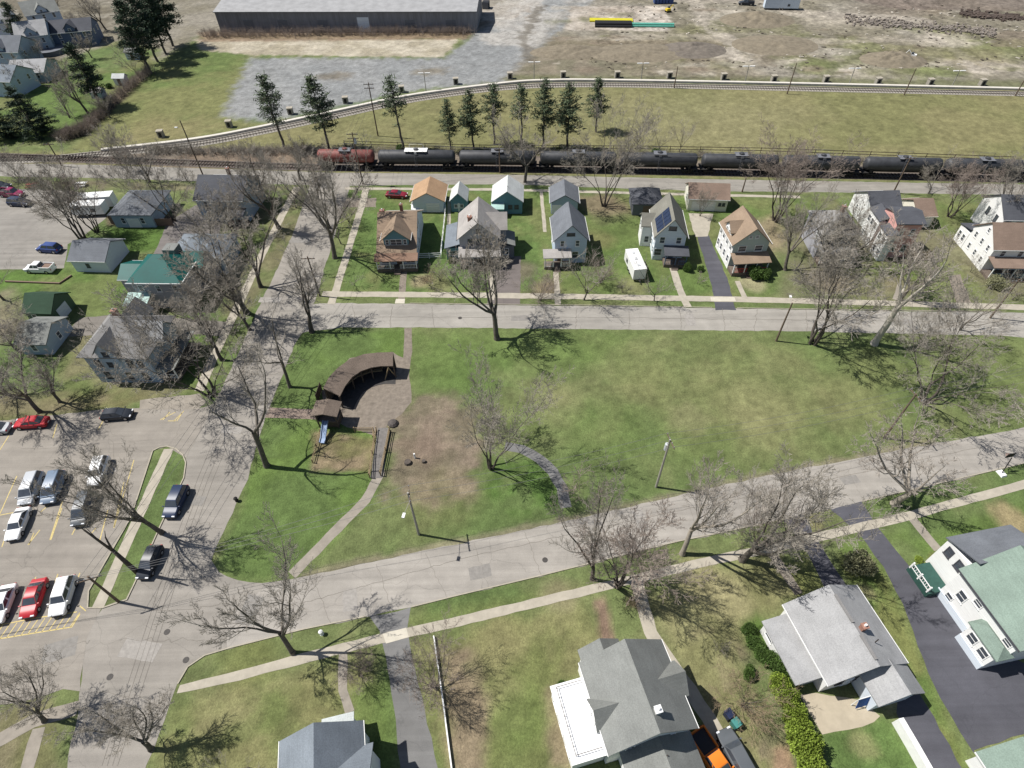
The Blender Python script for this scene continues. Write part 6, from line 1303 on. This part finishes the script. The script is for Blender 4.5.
def rail_fence(name, pix, label, h=1.0, m_=None, cat="fence", step=2.0, boards=3, post=.12, solid=False, group=None):
    P = [G(*q) for q in pix]; c = P[0]; o = empty(name, (c.x, c.y, 0)); tag(o, label, cat, group); P = [p - c for p in P]; b = MB(); mm = m_ or WOOD
    for i in range(len(P) - 1):
        if solid: wallstrip(b, [tuple(P[i]), tuple(P[i + 1])], .06, .06, h)
        else:
            for k in range(boards): z = h * (k + 1) / boards; wallstrip(b, [tuple(P[i]), tuple(P[i + 1])], .05, z - .13, z)
    b.build("panel" if solid else "rail", mm, o)
    for i in range(len(P) - 1):
        L_ = (P[i + 1] - P[i]).length; k = max(1, min(30, int(L_ / step)))
        for q in range(k + (i == len(P) - 2)):
            p = P[i].lerp(P[i + 1], q / k); s = MB(); s.box(p.x, p.y, (h + .1) / 2, post, post, h + .1); s.build("post", mm, o)
    return o
rail_fence("low_fence", [(321,433),(313,463)], "low wooden wall on the left side of the sand play area", .8, WOOD, boards=2)
rail_fence("low_fence", [(355,432),(374,432),(374,440)], "wooden fence with a corner on the upper right of the sand play area", 1.0, WOOD)
rail_fence("ramp_railing", [(377,432),(373,455),(370,478)], "left wooden railing of the playground ramp", 1.1, WOOD, "railing")
rail_fence("ramp_railing", [(390,432),(386,452),(381,476)], "right wooden railing of the playground ramp", 1.1, WOOD, "railing")
rp = [tuple(G(*q)) for q in [(384,430),(380,452),(376,478)]]; m = MB(); L_, R_ = ribbon_pts(rp, 1.5)
m.add([(*L_[0], .5), (*R_[0], .5), (*R_[1], .35), (*L_[1], .35), (*R_[2], .03), (*L_[2], .03), (*L_[0], 0), (*R_[0], 0), (*R_[2], 0), (*L_[2], 0)], [(0, 3, 2, 1), (3, 5, 4, 2), (0, 1, 7, 6), (6, 7, 8, 9), (1, 2, 4, 8, 7), (0, 6, 9, 5, 3)])
tag(m.build("playground_ramp", mat("grey_ramp_boards", A(128,124,120), .9, .2, 3)), "gray boarded ramp between two wooden railings", "ramp")
p = G(389, 373); o = empty("swing_frame", (p.x, p.y, 0), math.radians(20)); tag(o, "small wooden A-frame swing beside the curved pavilion", "swing"); 
for y in (-1.2, 1.2):
    for s in (-1, 1): m = MB(); m.tube((s * .9, y, 0), (0, y, 2.3), .09, .09, 6); m.build("leg", WOOD, o)
m = MB(); m.tube((0, -1.3, 2.3), (0, 1.3, 2.3), .09, .09, 6); m.build("beam", WOOD, o)
for y in (-.5, .5):
    m = MB(); m.box(0, y, .5, .25, .5, .05)
    for q in (-.22, .22): m.tube((0, y + q, .5), (0, y + q, 2.3), .015, .015, 4)
    m.build("swing_seat", DARKW, o)
rail_fence("wooden_fence", [(318,402),(322,390)], "short wooden fence at the left foot of the curved pavilion", 1.6, DARKW, solid=True)
p = G(393, 424); o = empty("boulder", (p.x, p.y, 0)); m = MB(); m.lathe([(.75, -.05), (.8, .2), (.55, .5), (.15, .62)], 9); m.build("stone", mat("dark_stone", A(96,90,86), .9, .3, 3), o); tag(o, "dark boulder at the edge of the playground plaza", "boulder")
p = G(415, 458); o = empty("white_bollard", (p.x, p.y, 0)); m = MB(); m.tube((0, 0, 0), (0, 0, 1.0), .12, .12, 8); m.build("post", FRAMEW, o); tag(o, "short white post on the mulched ground", "post")
p = G(408, 463); o = empty("stump", (p.x, p.y, 0)); m = MB(); m.tube((0, 0, -.05), (0, 0, .4), .55, .45, 10); m.build("wood", BARKD, o); tag(o, "dark stump on the mulched ground, left of the smaller one", "stump")
p = G(424, 462); o = empty("stump", (p.x, p.y, 0)); m = MB(); m.tube((0, 0, -.05), (0, 0, .35), .32, .26, 9); m.build("wood", BARKD, o); tag(o, "smaller dark stump on the mulched ground, right of the white post", "stump")

# ------------------------------------------------------------------ fences, bins and small things
rail_fence("wooden_fence", [(112,224),(140,226),(174,226)], "brown board fence below the gray hip-roofed garage", 1.7, SW["brown"], solid=True)
rail_fence("white_fence", [(446,210),(441,258),(418,259)], "white fence between the bungalow and the gray gabled house", 1.2, FRAMEW)
rail_fence("wire_fence", [(345,146),(480,150),(640,151),(760,153),(1010,162)], "long dark rail fence between the olive field and the train", 1.3, DARKW, step=6, boards=2)
def solid_wall(name, pix, w, h, m_, label, cat="wall"):
    m = MB(); wallstrip(m, [tuple(G(*q)) for q in pix], w, 0, h); return tag(m.build(name, m_), label, cat)
solid_wall("garden_wall", [(434,637),(443,700),(454,785)], .14, .45, FRAMEW, "low white-edged garden wall right of the gray driveway")
solid_wall("driveway_wall", [(894,722),(908,746),(926,778)], .55, 1.5, FRAMEW, "thick white wall between the back lawn and the blacktop of the ranch house")
solid_wall("edging_timber", [(6,282),(60,284),(72,276)], .25, .3, SW["brown"], "brown timber edging below the loaded white pickup", "edging")
solid_wall("brick_border", [(922,572),(933,592)], .9, .12, mat("red_brick_border", A(186,110,86), .9, .25, 5), "red brick border beside the white house porch", "border")
def bin_(px, col, label):
    p = G(*px); o = empty("wheelie_bin", (p.x, p.y, 0), .5); tag(o, label, "bin"); m = MB(); m.box(0, 0, .5, .62, .66, .96, 0, 1.12); m.build("body", col, o); m = MB(); m.box(0, 0, 1.03, .78, .84, .1); m.build("lid", col, o)
    for s in (-1, 1): m = MB(); m.tube((s * .22, -.36, .12), (s * .34, -.36, .12), .12, .12, 8); m.build("wheel", TYRE, o)
bin_((727,716), mat("navy_bin", (.02,.03,.07), .5, .1, 3), "navy wheelie bin on the lawn above the dark gray SUV"); bin_((734,725), mat("teal_bin", (.06,.22,.20), .5, .1, 3), "teal wheelie bin on the lawn beside the navy one")
p = G(237, 501); o = empty("fire_hydrant", (p.x, p.y, 0)); tag(o, "dark hydrant on the lawn edge by the cross street", "hydrant"); m = MB(); m.lathe([(.24, 0), (.2, .1), (.17, .5), (.26, .55), (.24, .72), (.05, .86)], 10); m.build("body", STEELD, o); m = MB(); m.tube((-.3, 0, .42), (.3, 0, .42), .08, .08, 8); m.build("outlet", STEELD, o)
p = G(322, 634); o = empty("fire_hydrant", (p.x, p.y, 0)); tag(o, "white fire hydrant on the south verge near the gray driveway", "hydrant"); m = MB(); m.lathe([(.24, 0), (.2, .1), (.17, .5), (.26, .55), (.24, .72), (.05, .86)], 10); m.build("body", FRAMEW, o)
for s in (-1, 1): m = MB(); m.tube((s * .1, 0, .4), (s * .3, 0, .4), .08, .08, 8); m.build("outlet", FRAMEW, o)
p = G(1001, 474); o = empty("basketball_hoop", (p.x, p.y, 0), math.radians(100)); tag(o, "portable basketball hoop with a white base on the south verge", "basketball hoop"); m = MB(); m.box(0, 0, .15, 1.1, .8, .28, 0, .85); m.build("base", FRAMEW, o)
m = MB(); m.tube((0, 0, .2), (.5, 0, 3.0), .06, .06, 7); m.build("pole", STEELD, o); m = MB(); m.box(.8, 0, 3.1, .05, 1.2, .8); m.build("backboard", STEELD, o); m = MB()
for i in range(12): a, b = i * math.pi / 6, (i + 1) * math.pi / 6; m.tube((1.05 + .23 * math.cos(a), .23 * math.sin(a), 2.85), (1.05 + .23 * math.cos(b), .23 * math.sin(b), 2.85), .02, .02, 4)
m.build("hoop_ring", mat("orange_ring", (.6,.15,.03), .5, .1, 3), o)
p = G(864, 713); o = empty("blue_tarp", (p.x + 1.0, p.y + 1.0, 0), math.radians(13)); tag(o, "blue tarp hung on a rail in the shade behind the ranch house", "tarp"); m = MB(); m.ext([(-.25, .4), (.15, 2.0), (.2, 2.0), (-.2, .4)], 'x', -2.0, 2.0); m.build("sheet", mat("blue_canvas", (.03,.10,.32), .8, .1, 3), o)
for q in (-1, 1): m = MB(); m.tube((q * 2.02, .2, 0), (q * 2.02, .2, 2.1), .05, .05, 6); m.build("post", FRAMEW, o)
m = MB(); m.tube((-2.05, .2, 2.06), (2.05, .2, 2.06), .05, .05, 6); m.build("rail", FRAMEW, o)
p = G(52, 53); o = empty("swimming_pool", (p.x, p.y, 0)); tag(o, "round above-ground pool with a cream cover", "pool"); m = MB(); m.lathe([(4.2, 0), (4.2, 1.3), (4.3, 1.32), (4.3, 1.4), (4.1, 1.4)], 28); m.build("wall", SW["darkgrey"], o); m = MB(); m.lathe([(4.08, 1.36), (2.5, 1.30), (.1, 1.22)], 28); m.build("cover", mat("cream_cover", A(222,206,162), .7, .15, .6), o)
p = G(36, 46); o = empty("pool_deck_platform", (p.x, p.y, 0)); tag(o, "reddish wooden deck beside the round pool", "deck"); m = MB(); m.box(0, 0, .9, 6, 4, .15); m.build("boards", mat("red_deck_boards", A(134,80,62), .9, .2, 2), o)
for x in (-2.8, 2.8): m = MB(); m.box(x, -1.8, .45, .15, .15, .9); m.build("post", DARKW, o)
def shed_(px, w, l, h, wm, rm, label):
    p = G(*px); o = empty("garden_shed", (p.x, p.y, 0), -.05); tag(o, label, "shed"); b = Blk(o, 0, 0, w, l, h, .8, wm, rm, 'x', ov=.2); door(o, 0, -l / 2, 0, 'S', SW["brown"], .9, 1.8)
shed_((123,84), 3.2, 2.4, 2.0, SW["white"], RF["white"], "small white shed on the garden lawn by the hedge"); shed_((100,97), 3.2, 2.6, 1.8, SW["bluegrey"], RF["grey"], "small gray shed at the lower end of the garden lawn"); shed_((136,58), 4, 3.4, 2.2, SW["blue"], RF["mid"], "small blue-gray shed at the trunks of the tall pine clump")
for q, (px, py) in enumerate([(33,187),(82,186)]):
    p = G(px, py); o = empty("picnic_table", (p.x, p.y, 0), .1); tag(o, ["red-brown picnic table at the back of the upper lot","white picnic table by the back street left of the campers"][q], "picnic table"); mm = mat("red_brown_wood", A(150,84,70), .9, .2, 3) if q == 0 else FRAMEW
    m = MB(); m.box(0, 0, .75, 2.2, .9, .08); m.build("tabletop", mm, o)
    for s in (-1, 1):
        m = MB(); m.box(0, s * .8, .45, 2.2, .3, .06); m.build("bench", mm, o); m = MB(); m.box(s * .8, 0, .38, .1, 1.6, .08); m.box(s * .8, -.35, .37, .1, .1, .72); m.box(s * .8, .35, .37, .1, .1, .72); m.build("leg", mm, o)
# far work yard
def pipes(px, n, L, r, m_, label, rz=-.1):
    p = G(*px); o = empty("pipe_stack", (p.x, p.y, 0), rz); tag(o, label, "pipe stack")
    for k in range(n):
        m = MB(); row = k % 5; lev = k // 5; m.tube((-L / 2, (row - 2) * 2 * r + lev * r, r + lev * 1.75 * r), (L / 2, (row - 2) * 2 * r + lev * r, r + lev * 1.75 * r), r, r, 8); m.build("pipe", m_, o)
pipes((613,26), 9, 12.5, .38, mat("black_pipe", (.02,.02,.022), .6, .1, 3), "stack of black pipes beside the teal ones"); pipes((650,26), 7, 16, .3, mat("teal_pipe", A(110,190,170), .5, .1, 3), "stack of teal pipes on the far work yard"); pipes((611,21), 5, 15, .3, mat("yellow_pipe", A(226,216,60), .5, .1, 3), "row of yellow pipes behind the black stack")
def excavator(px, rz, m_, label, s=1.0):
    p = G(*px); o = empty("excavator", (p.x, p.y, 0), rz); o.scale = (s, s, s); tag(o, label, "excavator")
    for q in (-1, 1): m = MB(); m.box(0, q * .95, .4, 3.2, .5, .75); m.build("track", PLAST, o)
    m = MB(); m.box(-.3, 0, 1.45, 2.6, 2.2, 1.1); m.build("body", m_, o); m = MB(); m.box(.5, .5, 2.1, 1.2, 1.0, 1.6); m.build("cab", GLASS, o); m = MB(); m.tube((.8, -.3, 1.6), (2.8, -.3, 3.6), .2, .16, 6); m.tube((2.8, -.3, 3.6), (4.2, -.3, 1.4), .16, .12, 6); m.build("boom", m_, o); m = MB(); m.box(4.2, -.3, 1.0, .8, .9, .8); m.build("bucket", PLAST, o)
excavator((668,12), .4, mat("yellow_machine", (.70,.52,.04), .5, .1, 3), "yellow excavator on the far work yard", .6); excavator((912,58), 2.6, FRAMEW, "white excavator on top of the far dirt mound", .55)
def dump(px, L, W, H, m_, label, rz=0):
    p = G(*px); o = empty("dumpster", (p.x, p.y, 0), rz); tag(o, label, "dumpster"); m = MB(); m.box(0, 0, H / 2 + .1, L, W, H, 0, 1.06); m.build("body", m_, o); m = MB()
    for i in range(6): m.box(-L / 2 + L * (i + .5) / 6, -W / 2 - .06, H / 2 + .1, .12, .1, H); m.build("rib", m_, o)
    m = MB(); m.box(0, 0, H + .14, L * 1.04, W * 1.04, .08); m.build("lid", PLAST, o)
dump((663,3), 7, 2.5, 2.2, mat("blue_steel", (.06,.10,.26), .6, .15, 2), "blue container at the top edge of the work yard"); dump((486,8), 3, 2.2, 2, SW["darkgrey"], "dark container at the end of the warehouse", 1.4)
def mound(px, r, h, m_, label, seed, sq=.7):
    p = G(*px); R = np.random.default_rng(seed); n = 44; u = np.linspace(-1, 1, n); X, Y = np.meshgrid(u, u); d = np.hypot(X, Y); Z = np.clip(1 - d, 0, 1) ** .8 * h * (.35 + 1.3 * vnoise(X.ravel() * 5, Y.ravel() * 5, 1.0, seed, 4).reshape(n, n)) - .06
    V = np.stack([X.ravel() * r, Y.ravel() * r * sq, Z.ravel()], -1); ii_ = np.arange(n - 1)[:, None] * n + np.arange(n - 1)[None]; F = np.stack([ii_, ii_ + 1, ii_ + n + 1, ii_ + n], -1).reshape(-1, 4)
    o = put("dirt_mound", raw_mesh("dirt_mound", V, F, m_, True), None, (p.x, p.y, 0)); tag(o, label, "dirt mound")
MD = mat("mound_soil", A(138,128,110), .95, .25, .8, detail=6); MG = mat("mound_gravel", A(124,116,106), .95, .25, .8, detail=6)
mound((692,50), 11, 1.6, MG, "dark gray dirt heap behind the far lamps", 3); mound((640,53), 17, 1.4, MD, "long brown soil heap left of the gray one", 4, .5); mound((893,60), 10, 2, MD, "brown dirt mound under the white excavator", 5); mound((775,45), 14, 1.3, MD, "brown soil heap at the haul road", 6); mound((757,20), 13, 2.2, MD, "grassy soil heap near the semi trailer", 7); mound((570,52), 13, 1.6, MD, "low brown heap nearest the gravel lot", 8, .5)
m = MB(); R = random.Random(4)
for i in range(700):
    t = R.random(); p = G(845 + 150 * t, 20 + 13 * t + R.gauss(0, 2.4)); s = R.uniform(.15, .7); m.box(p.x, p.y, s * .25 + R.uniform(0, .3), s * R.uniform(.6, 2), s, s * .7, R.uniform(0, 3))
tag(m.build("rubble", mat("rubble_concrete", A(150,141,131), .95, .5, .6)), "long row of broken concrete and timber debris", "rubble", kind="stuff")
m = MB()
for i in range(420):
    t = R.random(); p = G(960 + 110 * t, 14 + 8 * t + R.gauss(0, 1.6)); s = R.uniform(.25, .9); m.box(p.x, p.y, s * .3, s * R.uniform(.8, 2.6), s, s * .7, R.uniform(0, 3))
tag(m.build("rubble", mat("rubble_dark", A(96,84,76), .95, .45, .5)), "dark debris ridge along the top right edge", "rubble", kind="stuff")
for nm, m_, lb, sd, n_ in (("yard_debris", mat("pale_debris", A(196,188,174), .95, .3, .6), "pale scattered stones and scrap on the far dirt yard", 31, 200), ("yard_debris", mat("dark_debris", A(92,84,74), .95, .3, .6), "dark scattered scrap and tufts on the far dirt yard", 32, 260)):
    m = MB(); R = random.Random(sd); cl = [(R.uniform(600, 1060), R.uniform(4, 68)) for _ in range(60)]
    for i in range(n_):
        cx_, cy_ = R.choice(cl); p = G(cx_ + R.gauss(0, 14), min(78, max(-6, cy_ + R.gauss(0, 2.6)))); s = R.uniform(.2, .6); m.box(p.x, p.y, s * .12, s * R.uniform(.8, 2.6), s, s * .4, R.uniform(0, 3))
    tag(m.build(nm, m_), lb, "debris", kind="stuff")
# scrub along the hedge line and the warehouse foot
def scrub(pix, n, wid, hgt, m_, label, seed, name="brush"):
    P = [G(*q) for q in pix]; R = np.random.default_rng(seed); S = ([], [], [], [])
    for i in range(n):
        k = R.integers(0, len(P) - 1); p = P[k].lerp(P[k + 1], R.random()); b = np.array([p.x + R.normal() * wid, p.y + R.normal() * wid, 0.])
        for q in range(5):
            e = b + np.array([R.normal() * .5, R.normal() * .5, hgt * R.uniform(.4, 1.1)]); S[0].append(b); S[1].append(e); S[2].append(.03); S[3].append(.012)
            for w_ in range(3): S[0].append(b + (e - b) * R.uniform(.4, .9)); S[1].append(e + R.normal(size=3) * .5); S[2].append(.018); S[3].append(.01)
    tag(put(name, raw_mesh(name, *tubes(*S, 3), m_)), label, "brush", kind="stuff")
scrub([(64,140),(86,132),(118,100),(152,72)], 420, .8, 2.4, TWIGR, "bare brush growing along the slanting garden hedge line", 3)
scrub([(200,37),(330,35),(470,34)], 520, 1.2, 2.2, TWIGR, "reddish dry brush along the warehouse wall", 4)
scrub([(150,152),(230,153),(320,152)], 360, 1.0, 1.3, TWIG, "dry brush beside the railway left of the train", 5)
scrub([(340,150),(480,153),(640,155),(800,160),(1000,168)], 500, .6, 1.0, TWIG, "dry brush along the dark rail fence behind the train", 6)
